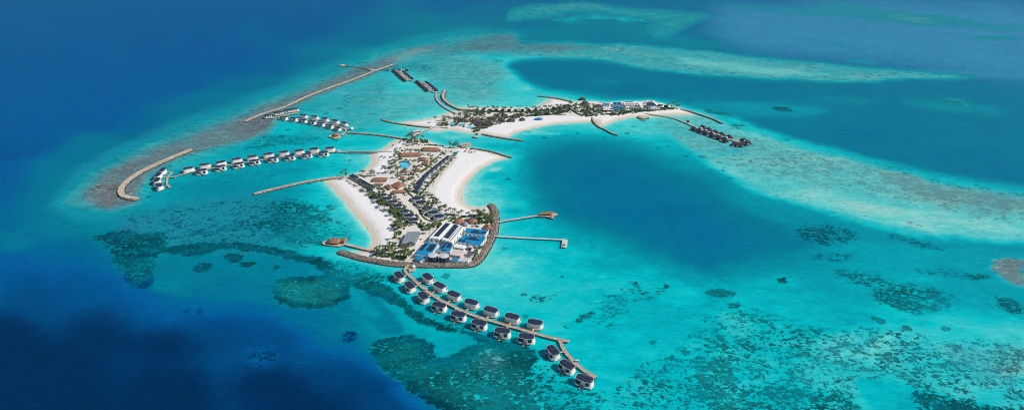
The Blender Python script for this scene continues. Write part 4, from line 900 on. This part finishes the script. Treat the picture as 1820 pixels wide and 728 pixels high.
# arrow shaped pavilion on the right jetty
x, y = G(973, 379, 4); t = thing('jetty_pavilion', 'arrow shaped pavilion with flat orange roof ending the brown jetty', 'pavilion', (x, y, 0), math.radians(6))
over_deck(t, [(-12, -3.5), (-2, -4.5), (3, -9), (7, -10.5), (7.5, -6), (6, -4), (12, -2.5), (14, 1.5), (9, 4.5), (-2, 4), (-12, 1.5)], 1.6, 2.1)
MB().box(-4, 5, -2.4, 2.4, 2.1, 4.3).build('wall', M['darkwood'], t)
MB().prism([(-10, -2.8), (6, -3.2), (8.5, 3.8), (-3, 3.4), (-10, 1.4)], 4.3, 4.7).build('roof', M['thatch'], t)
MB().prism([(3, -7.5), (7, -8.5), (6.5, -5), (4, -4.5)], 4.0, 4.3).build('side_canopy', M['wood'], t)
for q in ((-9, -2), (-9, 1), (5, -3), (7, 3), (0, 3), (4, -8)): MB().tube((q[0], q[1], -1), (q[0], q[1], 1.6), .2, n=5).build('stilt', M['darkwood'], t)
# white jetty end platform
x, y = G(1003.5, 432, 2); t = thing('landing_platform', 'white boat landing platform at the turned end of the white jetty', 'landing platform', (x, y, 0), math.radians(-8))
over_deck(t, [(-3.2, -9), (3.2, -9), (3.2, 9), (-3.2, 9)], 1.5, 2.03, 'offwhite'); MB().box(-1.5, 1, -6.5, -3.5, 2.03, 3.3).build('kiosk', M['metal'], t)
# bridge pavilion
x, y = G(742, 234.5, 3); t = thing('bridge_pavilion', 'grey winged pavilion roof beside the channel footbridge', 'pavilion', (x, y, 0), math.radians(14))
over_deck(t, [(-10, -6), (-2, -8), (8, -5), (9, 2), (5, 7), (-3, 6), (-8, 0)], 1.6, 2.2, 'woodpink'); MB().prism([(-11, -6), (-6, -3.5), (8.5, -1), (10, 6), (2, 8), (-6, 2)], 4.4, 4.8).build('roof', M['offwhite'], t)
for q in ((-7, -3), (6, 0), (6, 5), (-4, 1)): MB().tube((q[0], q[1], 2.2), (q[0], q[1], 4.4), .2, n=5).build('column', M['metal'], t)
# round pier
x, y = G(846, 242, 2); t = thing('round_pier', 'small round pinkish pier deck poking into the channel', 'pier', (x, y, 0))
over_deck(t, oval(10, 10, 20, 2), 1.4, 2.0, 'woodpink'); MB().prism([(-2, 3), (2, 3), (3, 14), (-1, 14)], 1.5, 1.9).build('gangway', M['darkwood'], t)
for a in range(6): MB().tube((4*math.cos(a), 4*math.sin(a), -1), (4*math.cos(a), 4*math.sin(a), 1.4), .25, n=5).build('stilt', M['darkwood'], t)
# channel pavilion (flat pink roof)
x, y = G(827, 255.5, 4); t = thing('dive_centre', 'flat pinkish roofed building at the channel edge above palms', 'building', (x, y, 0), math.radians(24)); FOOT.append((x, y, 9))
MB().box(-9, 9, -4.5, 2, .4, 1.6).build('deck', M['wood'], t); MB().box(-7, 8, -2, 2.6, 1.6, 4.0).build('wall', M['offwhite'], t)
MB().prism([(-9.5, -3.2), (8.5, -3.4), (9.5, 3.6), (-8.5, 3.4)], 4.0, 4.4).build('roof', M['woodpink'], t); MB().box(-10, -1, -7, -4.6, .3, 1.0).build('lower_deck', M['darkwood'], t)
# three long white pavilions near the breakwater
for (x0, y0, L_, lab) in ((475.5,206,13,'left short white pavilion with dark roof below the long breakwater'),(494,200.5,17,'middle white pavilion with dark roof below the long breakwater'),(517,195.5,27,'longest white pavilion with dark roof below the long breakwater')):
    x, y = G(x0, y0, 4); t = thing('spa_pavilion', lab, 'pavilion', (x, y, 0), math.radians(30), 'white pavilions below the long breakwater')
    over_deck(t, oval(L_*1.15, 11, 22, 3.5), 1.0, 1.6); MB().prism(oval(L_, 7.5, 22, 4), 1.6, 5.0, -.02).build('wall', M['white'], t)
    MB().prism(oval(L_+1, 8.6, 22, 4), 5.0, 5.5, .06).build('roof', M['navyroof'], t)
    for k in range(int(L_/4)): cx = -L_/2+2.5+k*4; MB().box(cx-.8, cx+.8, -3.9, -3.5, 2.2, 4.2).build('window', M['glass'], t)
x, y = G(625, 229, 2); t = thing('domed_kiosk', 'small white domed kiosk at the jetty end near the upper villas', 'kiosk', (x, y, 0))
over_deck(t, oval(7, 7, 16, 2), 1.3, 1.8); m = MB(); n = 16
prev = None; vs = []; fs = []
for j, (r, z) in enumerate(((2.9, 1.8), (3, 3.2), (2.3, 4.5), (1, 5.2))):
    for i in range(n): vs.append((r*math.cos(2*PI*i/n), r*math.sin(2*PI*i/n), z))
for j in range(3):
    for i in range(n): fs.append((j*n+i, j*n+(i+1) % n, (j+1)*n+(i+1) % n, (j+1)*n+i))
fs.append(tuple(range(3*n, 4*n))); MB().add(vs, fs).build('dome', M['white'], t)
x, y = G(602.5, 269.3, 2); t = thing('gate_kiosk', 'small white kiosk where the railed boardwalk meets the left villa arc', 'kiosk', (x, y, 0))
MB().box(-3.4, 3.4, -3, 3, 1.2, 1.8).build('deck', M['offwhite'], t); MB().box(-2.2, 2.2, -1.8, 1.8, 1.8, 4.0).build('wall', M['white'], t); MB().box(-2.6, 2.6, -2.2, 2.2, 4.0, 4.3).build('roof', M['offwhite'], t)
x, y = G(732, 477.5, 2.5); t = thing('buggy_shelter', 'small white roofed buggy shelter at the seawall end of the near jetty', 'shelter', (x, y, 0), math.radians(25))
MB().prism([(-4, -3.5), (3, -3.5), (5, 2), (3, 4.5), (-3, 3.5)], 1.5, 2.0).build('deck', M['wood'], t); MB().box(1.2, 4.6, 0, 3.8, 4.1, 4.35).build('roof', M['white'], t)
for q in ((1.4, .2), (4.4, .2), (1.4, 3.6), (4.4, 3.6)): MB().tube((q[0], q[1], 2), (q[0], q[1], 4.1), .1, n=4).build('post', M['white'], t)
for i, (a, b) in enumerate(((757.5,514),(812,549.5),(1026,641),(311,314.5),(464,284.5))):
    x, y = G(a, b, 2.5); o = MB().box(-1.5, 1.5, -.8, .8, 0, .35).box(-1.5, -1.2, -.8, .8, .35, 1.5).box(1.2, 1.5, -.8, .8, .35, 1.5).box(-1.6, 1.6, -.95, .95, 1.5, 1.65).build('shade_bench', M['offwhite']); o.location = (x, y, 2.02)
    tag(o, ['pale shaded bench on the near jetty beside its first villas', 'pale shaded bench midway along the near jetty', 'pale shaded bench on the last bend of the near jetty', 'pale shaded bench near the left end of the left arc jetty', 'pale shaded bench midway along the left arc jetty'][i], 'bench', 'shaded benches on the jetties')

# ---------------------------------------------------------------- dark thatched water villas
def make_dark_villa():
    t = thing('thatched_water_villa', '', 'villa', (0, 0, 0))
    MB().prism([(-6, -7.5), (6, -7.5), (6, 5), (-6, 5)], 1.0, 1.5).build('deck', M['darkwood'], t)
    MB().box(-4.4, 4.4, -3.4, 4, 1.5, 4.0).build('wall', M['darkwood'], t)
    MB().box(-3.2, 3.2, -3.5, -3.35, 1.8, 3.6).build('window', M['glass'], t)
    MB().add([(-5.5, -4.6, 3.8), (5.5, -4.6, 3.8), (5.5, 5, 3.8), (-5.5, 5, 3.8), (-1.2, 0.2, 7.2), (1.2, 0.2, 7.2)], [(0, 1, 5, 4), (1, 2, 5), (2, 3, 4, 5), (3, 0, 4), (3, 2, 1, 0)]).build('roof', M['darkthatch'], t)
    MB().box(-5.4, -1.6, -7.2, -4.9, 1.5, 2.0).build('plunge_pool', M['tanktop'], t)
    MB().box(-1.8, 2.8, 3.0, 7.6, 1.6, 3.9).build('entry_court', M['white'], t)
    for sx in (-1, 1):
        for sy in (-1, 1): MB().tube((sx*5, sy*4-1, -1), (sx*5, sy*4-1, 1), .25, n=5).build('stilt', M['darkwood'], t)
    return t
DVp = make_dark_villa(); du = [False]
def dark_villa(key, px, py, label, group, sc=1.0, rot=None):
    x, y = G(px, py, 4.5); o = DVp if not du[0] else copy_tree(DVp); du[0] = True
    o.location = (x, y, 0); o.rotation_euler = (0, 0, outward(key, x, y) if rot is None else rot); o.scale = (sc,)*3
    o['label'] = label; o['group'] = group; spur(key, x, y, 4)
z8 = lambda a, b: (690+a/8.0875, 110+b/8.0875)
z9 = lambda a, b: (1190+a/9.1, 190+b/9.1)
def dv(lst, zf, key, text, group, sc):
    for i, (a, b) in enumerate(lst): x, y = zf(a, b); dark_villa(key, x, y, text % ORD[i], group, sc)
g = 'dark thatched villas of the far double row'
dv([(78,112),(100,130),(122,152),(144,172),(166,192),(190,212),(214,232),(238,250)], z8, 'dark', 'dark thatched villa, %s from the back in the left file of the farthest cluster', g, .74)
dv([(215,128),(240,146),(262,164),(285,182),(308,202),(332,220)], z8, 'dark', 'dark thatched villa, %s from the back in the right file of the farthest cluster', g, .74)
dv([(412,268),(436,288),(460,308),(484,328),(508,348),(532,370),(556,392)], z8, 'dark', 'dark thatched villa, %s from the back in the left file above the curved breakwater', g, .76)
dv([(548,282),(574,298),(600,318),(626,338),(652,360),(680,382)], z8, 'dark', 'dark thatched villa, %s from the back in the right file above the curved breakwater', g, .76)
dv([(160,98),(262,104)], z8, 'dark', 'dark thatched villa, %s from the left at the very back of the farthest cluster', g, .7)
g = 'dark thatched villas on the right jetty'
dv([(395,335),(485,368),(582,402),(690,440),(798,476),(900,518)], z9, 'right', 'dark thatched villa, %s from the left in the front row of the right jetty', g, .92)
dv([(540,312),(634,350),(737,388),(842,425),(965,466)], z9, 'right', 'dark thatched villa, %s from the left in the back row of the right jetty', g, .92)
dv([(1062,582),(1125,592),(1190,575),(1262,552),(1200,515)], z9, 'right', 'dark thatched villa, %s from the left in the cluster ending the right jetty', g, .86)
x, y = G(*z9(300, 235), 3); t = thing('jetty_hut', 'tiny dark hut beside the right jetty before its villas', 'hut', (x, y, 0))
MB().box(-2.5, 2.5, -5, 2.5, 1.4, 1.8).build('deck', M['wood'], t); MB().box(-1.6, 1.6, -1.6, 1.6, 1.8, 3.8).build('wall', M['darkwood'], t); MB().add([(-2.4, -2.4, 3.7), (2.4, -2.4, 3.7), (2.4, 2.4, 3.7), (-2.4, 2.4, 3.7), (0, 0, 5.6)], [(0, 1, 4), (1, 2, 4), (2, 3, 4), (3, 0, 4), (3, 2, 1, 0)]).build('roof', M['darkthatch'], t)

# ---------------------------------------------------------------- far island buildings
g = 'far beach houses along the back shore'
fr = [(848,193.5),(859,193.8),(871,194.2),(882,194.2),(893.5,194.6),(905,194.8),(916.5,194.8),(928.5,194.8),(940,194.8),(952,194.3),(962.5,194),(973.5,193),(985,191.3),(994,190),(1003,187.8),(1010,186)]
for i, (x, y) in enumerate(fr):
    hip(x, y, 6.6, 7, 4 if i < 11 else 12, 'dark roofed beach house, %s from the left along the far island back shore' % ORD[i], 'darkthatch', 2.8, 2.0, 'beach_house', 'beach house', g, wallmat='offwhite')
g = 'dark brown domed roofs on the far island'
dm = [(822.8,212.6,17,13),(845.6,213.5,18,15),(857.4,219,26,20),(897,204.6,13,10),(892,210.8,13,12),(908.7,212.6,15,13),(915,207.7,11,9),(928.5,211.4,11,10),(928.5,203.6,9,9),(879,210.8,10,9),(885,206.3,9,8)]
dl = ['leftmost large dark dome roof beside the blue pools', 'dark dome roof directly behind the biggest dome', 'biggest dark brown dome roof on the far island', 'flat dark dome roof behind the centre of the far island', 'dark dome roof right of centre touching the beach palms', 'wide dark dome roof nearest the beach right of centre', 'small dark dome roof just behind the wide beachside dome', 'dark dome roof at the right end of the dome group', 'small dark dome roof near the back houses at right', 'small reddish dark roof left of the centre domes', 'tiny dark roof between the left and centre domes']
for (x, y, w, d), lb in zip(dm, dl): hip(x, y-1, w, d, 0, lb, 'brownthatch', 2.4, 4.6 if w > 14 else 3.2, 'domed_pavilion', 'pavilion', g, rounded=True)
hip(1035,173.8,13,10,0,'dark thatched pavilion standing over water at the far shore','brownthatch',2.4,3.6,'shore_pavilion','pavilion',base=.6,rounded=True,wallmat='darkwood')
hip(1040,182,16,14,0,'tall dark cone roof in the middle of the far island','brownthatch',2.6,6.5,'cone_pavilion','pavilion',rounded=True)
hip(1063.5,187,18,12,0,'broad dark roof behind trees left of the masts','brownthatch',2.4,4.0,'domed_pavilion','pavilion',rounded=True)
for i, (x, y, w) in enumerate(((1076,194.6,8),(1086,195.2,7),(1082,200,8),(1092,199.6,6))):
    flat_house('service_shed', ['white roofed shed below the masts, upper left of four', 'white roofed shed below the masts, upper right of four', 'white roofed shed below the masts, lower left of four', 'white roofed shed below the masts, lower right of four'][i], 'shed', [(x-w/2-1, y+1), (x+w/2-1, y+1.1), (x+w/2+1, y-1), (x-w/2+1, y-1.1)], 3, 'white' if i % 2 == 0 else 'tanktop', 'darkwood', group='white sheds below the far masts')
def fb(nm, lab, q, h, mat, wall='white', rects=()):
    t, l = flat_house(nm, lab, 'building', q, h, mat, wall)
    if rects: strips(t, l, h+.26, rects)
fb('blue_roofed_building', 'small blue roof beside the masts on the far island', [(1070,186.6),(1083,187),(1084,184),(1072,183.2)], 3.5, 'blueroof')
fb('blue_roofed_building', 'back blue and dark roof on the far island service area', [(1089,186.5),(1106,187.4),(1103,181.8),(1090,181.5)], 4, 'blueroof', 'white', [(.1,.4,.1,.8),(.6,.95,.2,.9)])
fb('blue_roofed_building', 'front blue roof with dark panels on the far island', [(1090,193.5),(1111,194.5),(1106,188.8),(1088,189)], 4, 'blueroof', 'white', [(.1,.35,.1,.5),(.3,.6,.5,.85),(.65,.9,.1,.6)])
fb('courtyard_building', 'large white flat roofed building block on the far island', [(1113,191),(1140,190.4),(1132,180),(1106,181)], 5, 'white', 'white', [(.25,.85,.06,.16),(.15,.7,.88,.96),(.88,.98,.2,.6)])
strips_t = None
for k in range(5):
    x0 = 1113.5+k*4.2; fb('roof_block', '%s beige plant block from the left on the big white far roof' % ORD[k], [(x0,188.2),(x0+2.6,188.2),(x0+1.8,182.6),(x0-.6,182.6)], 6.4, 'paving', 'offwhite')
fb('dark_roofed_building', 'dark paneled building beside the white block on the far island', [(1150,188.6),(1169,188.4),(1161,181.5),(1148,182.5)], 5, 'solar', 'white')
fb('dark_roofed_building', 'dark rear building with a white terrace over the far shore', [(1146,181.6),(1160,181),(1163,178.5),(1150,177.6)], 4, 'offwhite', 'white', [(.4,.95,.1,.5)])
fb('long_white_building', 'long low white building in front of the dark paneled roofs', [(1152,193),(1173,192.4),(1169,188.9),(1152,189.3)], 3.6, 'tanktop', 'white')
tank(1174,184.6,4.4,4.5,'left dark tank with white lid near the far island right tip', topmat='white'); tank(1184,186.2,3.8,4.5,'right dark tank with white lid near the far island right tip', topmat='white'); tank(1177,189.4,3.2,3,'low dark tank with white lid in front of the pair at far right', topmat='white')
x, y = G(957.5, 211, GZ+2); t = thing('beach_canopy', 'bright blue canopy on the far island beach', 'canopy', (x, y, GZ-.2), 0)
MB().add([(-7, -3, 2.2), (0, -4, 3.0), (7, -2.5, 2.1), (7.5, 3, 2.4), (0, 3.6, 3.4), (-7.5, 2.5, 2.3), (0, 0, 4)], [(0, 1, 6), (1, 2, 6), (2, 3, 6), (3, 4, 6), (4, 5, 6), (5, 0, 6)]).build('canvas', M['canvas'], t)
for q in ((-7, -3), (7, -2.5), (7.5, 3), (-7.5, 2.5)): MB().tube((q[0], q[1], 0), (q[0], q[1], 2.2), .1, n=4).build('pole', M['metal'], t)

# ---------------------------------------------------------------- palms
def palm_crown(seed, lean):
    r = random.Random(seed); mb = MB(); n = 11
    for i in range(n):
        a = 2*PI*i/n+r.uniform(-.25, .25); L_ = r.uniform(2.5, 3.6); up = r.uniform(.1, 1.0); w = r.uniform(.42, .62)
        pts = []
        for k in range(5):
            u = k/4; pts.append((L_*u*math.cos(a), L_*u*math.sin(a), up*math.sin(u*PI*.62)*1.5-u*u*1.9))
        vs = []
        for k, (x, y, z) in enumerate(pts):
            ww = w*math.sin(PI*(.12+.8*k/4)); px_, py_ = -math.sin(a)*ww, math.cos(a)*ww
            vs += [(x+px_, y+py_, z-.25*ww), (x, y, z+.12), (x-px_, y-py_, z-.25*ww)]
        fs = []
        for k in range(4): b = k*3; fs += [(b, b+1, b+4, b+3), (b+1, b+2, b+5, b+4)]
        mb.add(vs, fs)
    return mb
palms = []
for s_ in range(5):
    h = [6.5, 7.5, 5.2, 8.4, 6.0][s_]; lx = [.5, -.6, .3, .8, -.3][s_]
    t = thing('palm_tree', '', 'palm tree', (0, 0, -50))
    mb = MB(); pts = [(lx*(u*u), .3*lx*u, h*u) for u in (0, .25, .5, .75, 1)]
    for a, b, r0, r1 in zip(pts, pts[1:], (.26, .2, .17, .15), (.2, .17, .15, .13)): mb.tube(a, b, r0, r1, 5)
    mb.build('trunk', M['trunk'], t); c = palm_crown(s_, 0).build('crown', M['palm' if s_ % 3 else 'palm2'], t); c.location = pts[-1]
    palms.append(t)
pu = set(); PC = [0]
def free(x, y, m=0): return all((x-a)**2+(y-b)**2 > (r*.8+m)**2 for a, b, r in FOOT)
def put_palm(x, y, label, group, z=GZ-.15):
    k = random.randrange(5)
    if k not in pu: o = palms[k]; pu.add(k)
    else: o = copy_tree(palms[k])
    s_ = random.uniform(.95, 1.35); o.location = (x, y, z); o.rotation_euler = (0, 0, random.uniform(0, 2*PI)); o.scale = (s_, s_, s_)
    o['label'] = label; o['group'] = group; PC[0] += 1
PG = 'palm trees on the two islands'
def inpoly(p, poly):
    x, y = p; c = False
    for i in range(len(poly)):
        x0, y0 = poly[i]; x1, y1 = poly[i-1]
        if (y0 > y) != (y1 > y) and x < (x1-x0)*(y-y0)/(y1-y0)+x0: c = not c
    return c
def grove(poly, n, label, group):
    ax = [p[0] for p in poly]; ay = [p[1] for p in poly]; k = 0; tr = 0
    while k < n and tr < n*60:
        tr += 1; a = random.uniform(min(ax), max(ax)); b = random.uniform(min(ay), max(ay))
        if not inpoly((a, b), poly): continue
        x, y = G(a, b, GZ)
        if free(x, y): put_palm(x, y, label, group); k += 1
def line_palms(pts, n, jit, label, group):
    pl = resample([G(x, y, GZ) for x, y in pts], 1.0)
    for i in range(n):
        p = pl[int((i+.5)/n*len(pl)*.999)]; x = p.x+random.uniform(-jit, jit); y = p.y+random.uniform(-jit, jit)
        if free(x, y, -1): put_palm(x, y, label, group)
grove([(716,245),(733,245),(732,260),(722,260)], 9, 'palm tree in the clump left of the bridge landing', 'palms left of the bridge landing')
grove([(736,246),(752,246),(758,257),(736,259)], 8, 'palm tree in the clump right of the bridge landing', 'palms right of the bridge landing')
line_palms([(612,317),(628,325),(646,337),(666,352),(686,368),(702,382),(712,398)], 18, 3, 'palm tree in front of the villas along the west beach', 'palms along the west beach')
grove([(640,326),(672,336),(700,352),(735,380),(745,398),(710,395),(690,375),(660,350)], 14, 'palm tree in the gardens of the villas facing the west beach', 'palms in the west villa gardens')
grove([(690,290),(706,285),(710,302),(735,304),(740,318),(724,322),(700,316),(690,310)], 13, 'palm tree around the near edge of the main pool', 'palms around the main pool')
grove([(640,308),(700,306),(705,314),(640,316)], 8, 'palm tree behind the wide thatched roof by the north beach', 'palms behind the wide thatched roof')
line_palms([(812,277),(804,286),(795,297),(783,311),(770,326),(763,338)], 17, 2.5, 'palm tree between the long diagonal terrace and the crescent beach', 'palms beside the long terrace')
grove([(735,345),(765,350),(785,368),(800,380),(790,392),(765,385),(740,365)], 10, 'palm tree in the gardens of the villas facing the crescent beach', 'palms in the east villa gardens')
grove([(846,378),(872,374),(878,396),(850,400)], 14, 'palm tree in the clump inside the seawall by the brown jetty', 'palms by the brown jetty')
line_palms([(796,381),(815,384),(840,384)], 6, 3, 'palm tree at the lower edge of the crescent beach', 'palms below the crescent beach')
grove([(698,398),(735,396),(712,412),(712,438),(735,436),(745,455),(728,462),(690,458),(650,452),(690,438)], 26, 'palm tree in the loose grove around the grey roofed building', 'palms around the grey roofed building')
grove([(750,402),(780,396),(762,420),(745,425)], 6, 'palm tree between the grey roof and the white solar building', 'palms beside the solar building')
grove([(840,445),(858,442),(848,464),(838,466)], 5, 'palm tree behind the seawall right of the lattice mast', 'palms right of the lattice mast')
line_palms([(797,261),(806,262),(815,261)], 8, 3, 'palm tree in the clump beside the flat pinkish channel roof', 'palms beside the pinkish roof')
line_palms([(700,281),(720,279),(745,275),(775,270)], 8, 3, 'palm tree in front of the long thatched halls', 'palms before the long thatched halls')
for a, b in ((607,313),(614.5,312.5)): put_palm(*G(a, b, GZ), 'lone palm tree where the left groyne meets the west beach' if a < 610 else 'palm tree just right of the lone palm at the left groyne', 'palms at the left groyne')
# far island
line_palms([(828,194),(842,196.5),(880,198),(930,199),(965,197.5),(1000,193),(1016,188)], 44, 3.5, 'palm tree in the belt before the far back shore houses', 'palms before the far beach houses')
grove([(764,222),(790,212),(815,206),(826,204),(815,214),(800,218),(775,225)], 16, 'palm tree at the left end of the far island', 'palms at the left end of the far island')
grove([(812,200),(835,198),(880,200),(870,208),(830,212),(815,206)], 14, 'palm tree between dark domes and back houses on the far island', 'palms behind the far domes')
grove([(840,228),(880,212),(900,216),(885,222),(860,232)], 12, 'palm tree right of the biggest dark dome', 'palms right of the biggest dome')
line_palms([(930,206),(950,205),(975,203),(1000,202),(1010,197)], 16, 2.5, 'palm tree along the far beach near the blue canopy', 'palms near the blue canopy')
grove([(1015,186),(1035,186),(1060,192),(1050,206),(1035,206),(1020,200)], 16, 'palm tree around the tall dark cone roof', 'palms around the cone roof')
line_palms([(1096,204),(1120,200),(1150,197),(1175,194)], 18, 2.5, 'palm tree in front of the far service buildings', 'palms before the far service buildings')
line_palms([(1186,191),(1197,191.5),(1206,192.5)], 8, 2.5, 'palm tree at the right tip of the far island', 'palms at the right tip of the far island')
NP = PC[0]
# ---------------------------------------------------------------- shrubs: one mass of leafy clumps (uncountable ground cover)
cv = []; cf = []
def clump(x, y, z, r, hgt):
    n = max(10, int(16*r))
    for _ in range(n):
        a = random.uniform(0, 2*PI); ph = random.uniform(0, 1)**.6*PI/2; rr = r*random.uniform(.6, 1)
        c = Vector((x+rr*math.cos(a)*math.sin(ph), y+rr*math.sin(a)*math.sin(ph), z+hgt*math.cos(ph)*random.uniform(.5, 1)))
        u = Vector((random.uniform(-1, 1), random.uniform(-1, 1), random.uniform(-.5, .5))).normalized(); v = u.cross(Vector((random.uniform(-1, 1), random.uniform(-1, 1), 1))).normalized()
        s_ = random.uniform(.45, .85); o = len(cv); cv.extend([tuple(c+u*s_), tuple(c+v*s_*.8), tuple(c-u*s_), tuple(c-v*s_*.8)]); cf.append((o, o+1, o+2, o+3))
def shrubs(poly, n, r=(1.0, 2.4), h=(.9, 2.0), m=0):
    ax = [p[0] for p in poly]; ay = [p[1] for p in poly]; k = 0; tr = 0
    while k < n and tr < n*60:
        tr += 1; a = random.uniform(min(ax), max(ax)); b = random.uniform(min(ay), max(ay))
        if not inpoly((a, b), poly): continue
        x, y = G(a, b, GZ)
        if vnoise(np.array([x]), np.array([y]), 9, 77)[0] < .36: continue
        if free(x, y, m): clump(x, y, GZ-.2, random.uniform(*r), random.uniform(*h)); k += 1
def hedge(pts, r=1.4, h=1.4, step=1.3, jit=.4):
    for p in resample([G(a, b, GZ) for a, b in pts], step): clump(p.x+random.uniform(-jit, jit), p.y+random.uniform(-jit, jit), GZ-.2, r*random.uniform(.7, 1.15), h*random.uniform(.7, 1.2))
shrubs([(630,322),(672,330),(700,346),(740,384),(748,398),(720,400),(690,376),(655,350)], 290)
shrubs([(735,340),(765,342),(785,362),(812,384),(800,396),(770,390),(742,362)], 120)
shrubs([(690,312),(740,305),(748,318),(735,345),(718,350),(715,320)], 110)
shrubs([(700,262),(760,268),(800,266),(806,272),(780,284),(765,300),(735,310),(700,300)], 230)
shrubs([(698,398),(735,396),(712,412),(712,438),(735,436),(745,455),(728,462),(690,458),(660,452),(690,438)], 180)
shrubs([(740,398),(790,396),(764,420),(748,430),(740,428),(750,410)], 80)
shrubs([(810,386),(872,378),(878,400),(862,404),(830,402),(805,396)], 130)
shrubs([(715,247),(760,248),(760,258),(720,261)], 70)
for pts in ([(690,347),(694,349)],[(668,350),(680,353),(690,350)],[(678,357),(690,359),(700,356)],[(688,363),(700,365),(710,361)],[(694,377),(712,371),(722,367)],[(700,394),(725,396),(743,390),(740,381)],[(738,366),(752,364),(768,360)],[(745,372),(748,380),(758,390),(775,394),(790,390)],[(733,341),(748,343),(760,341)],[(806,271),(812,274)],[(780,278),(770,284),(765,283)],[(735,350),(728,345),(722,336)],[(700,410),(712,404)],[(758,258),(776,258)],[(718,268),(735,266),(745,266)],[(640,313),(668,312)],[(752,340),(765,325),(780,308)],[(853,443),(846,452),(840,462)]):
    hedge(pts)
villa_hedges()
# fine hedges between the plots on the terrace's beach side
for (x, y) in row: hedge([(x+8, y+1.5), (x+16, y+3)], .8, 1.2, 1.2, .3)
# far island understorey
shrubs([(770,224),(800,214),(826,204),(830,196),(900,197),(960,197),(1010,190),(1020,184),(1060,186),(1070,196),(1062,206),(1040,208),(1020,200),(1005,202),(960,206),(930,208),(900,216),(870,226),(845,234),(820,224)], 900, (1.3, 2.8), (1.6, 3.4))
shrubs([(1062,190),(1085,197),(1100,196),(1150,193),(1200,191),(1205,194),(1150,199),(1090,206),(1065,204)], 320, (1.0, 2.2), (1.2, 2.6))
hedge([(820,196),(860,198.5),(905,200),(950,200),(985,198),(1015,190)], 2.0, 2.6, 2.0, 2.0); hedge([(935,207),(960,205.5),(985,204),(1004,205)], 1.6, 2, 2, 1)
hedge([(1016,196),(1026,202),(1035,207)], 2, 2.4, 1.6, 1); hedge([(1090,204),(1120,200.5),(1160,197),(1190,194)], 1.5, 1.8, 1.8, 1)
me = bpy.data.meshes.new('garden_shrubs'); me.from_pydata(cv, [], cf); me.materials.append(M['shrub'])
o = bpy.data.objects.new('garden_shrubs', me); COL.objects.link(o); o['kind'] = 'stuff'; o['label'] = 'low green garden shrubs and hedges between the buildings of both islands'; o['category'] = 'shrubs'
# ---------------------------------------------------------------- beach parasols and loungers
def parasol():
    t = thing('beach_parasol', '', 'parasol', (0, 0, 0)); MB().tube((0, 0, 0), (0, 0, 2.5), .06, n=4).build('pole', M['darkwood'], t)
    n = 10; MB().add([(1.7*math.cos(2*PI*i/n), 1.7*math.sin(2*PI*i/n), 2.1) for i in range(n)]+[(0, 0, 2.9)], [(i, (i+1) % n, n) for i in range(n)]).build('canopy', M['darkthatch'], t)
    MB().box(1, 1.6, -1.5, .6, .1, .4).build('lounger', M['darkwood'], t)
    return t
pp = parasol(); first = True
sets = [([(699,259.5),(711.5,253.8),(704,264),(712,265),(707,265.5)], 'small dark parasol on the north beach above the long thatched hall', 'parasols on the north beach'),
        ([(684,281),(694,281.5),(679,278.5),(693,292.5),(699,297),(694,300),(680,300),(687,300),(665,308.5),(660,308.8)], 'small dark parasol on the open sand left of the main pool', 'parasols left of the main pool'),
        ([(829,267),(837,267),(834,271),(838,271.5),(827,270.5),(844,271)], 'small dark parasol at the top of the crescent beach', 'parasols at the top of the crescent beach'),
        ([(772,352.5),(776,361),(783,368),(775,357),(794,375)], 'small dark parasol along the inner edge of the crescent beach', 'parasols along the crescent beach')]
for pts, lb, gg in sets:
    for a, b in pts:
        o = pp if first else copy_tree(pp); first = False
        x, y = G(a, b, GZ); o.location = (x, y, GZ-.2); o.rotation_euler = (0, 0, random.uniform(0, 6)); o['label'] = lb; o['group'] = gg

# ---------------------------------------------------------------- sea haze
hm = bpy.data.materials.new('sea_haze'); hm.use_nodes = True; hn = hm.node_tree; hn.nodes.clear()
ho = hn.nodes.new('ShaderNodeOutputMaterial'); hv = hn.nodes.new('ShaderNodeVolumePrincipled')
hv.inputs['Color'].default_value = (.22, .75, 1, 1); hv.inputs['Density'].default_value = .00010; hv.inputs['Anisotropy'].default_value = .7
hn.links.new(hv.outputs[0], ho.inputs['Volume'])
hb = MB().box(-6000, 6000, -600, 9000, -1, 420).build('haze', hm); hb['kind'] = 'stuff'; hb['label'] = 'thin pale sea haze over the whole lagoon'; hb['category'] = 'haze'
# ---------------------------------------------------------------- light
w = bpy.data.worlds.new('World'); SC.world = w; w.use_nodes = True; nt = w.node_tree
sky = nt.nodes.new('ShaderNodeTexSky'); sky.sky_type = 'NISHITA'; sky.sun_disc = False
S = Vector((.75, -.10, .66)).normalized(); el = math.asin(S.z); az = math.atan2(S.x, S.y)
sky.sun_elevation = el; sky.sun_rotation = az; sky.air_density = 1.0; sky.dust_density = .6; sky.ozone_density = 2.0; sky.altitude = 300
nt.links.new(sky.outputs[0], nt.nodes['Background'].inputs[0]); nt.nodes['Background'].inputs[1].default_value = .09
ld = bpy.data.lights.new('sun', 'SUN'); ld.energy = 4.6; ld.angle = math.radians(.5); ld.color = (1, .96, .9)
lo = bpy.data.objects.new('sun', ld); COL.objects.link(lo); lo.rotation_euler = S.to_track_quat('Z', 'Y').to_euler()
SC.cycles.filter_width = 1.0
SC.view_settings.view_transform = 'Standard'; SC.view_settings.look = 'None'; SC.view_settings.exposure = 0; SC.view_settings.gamma = 1
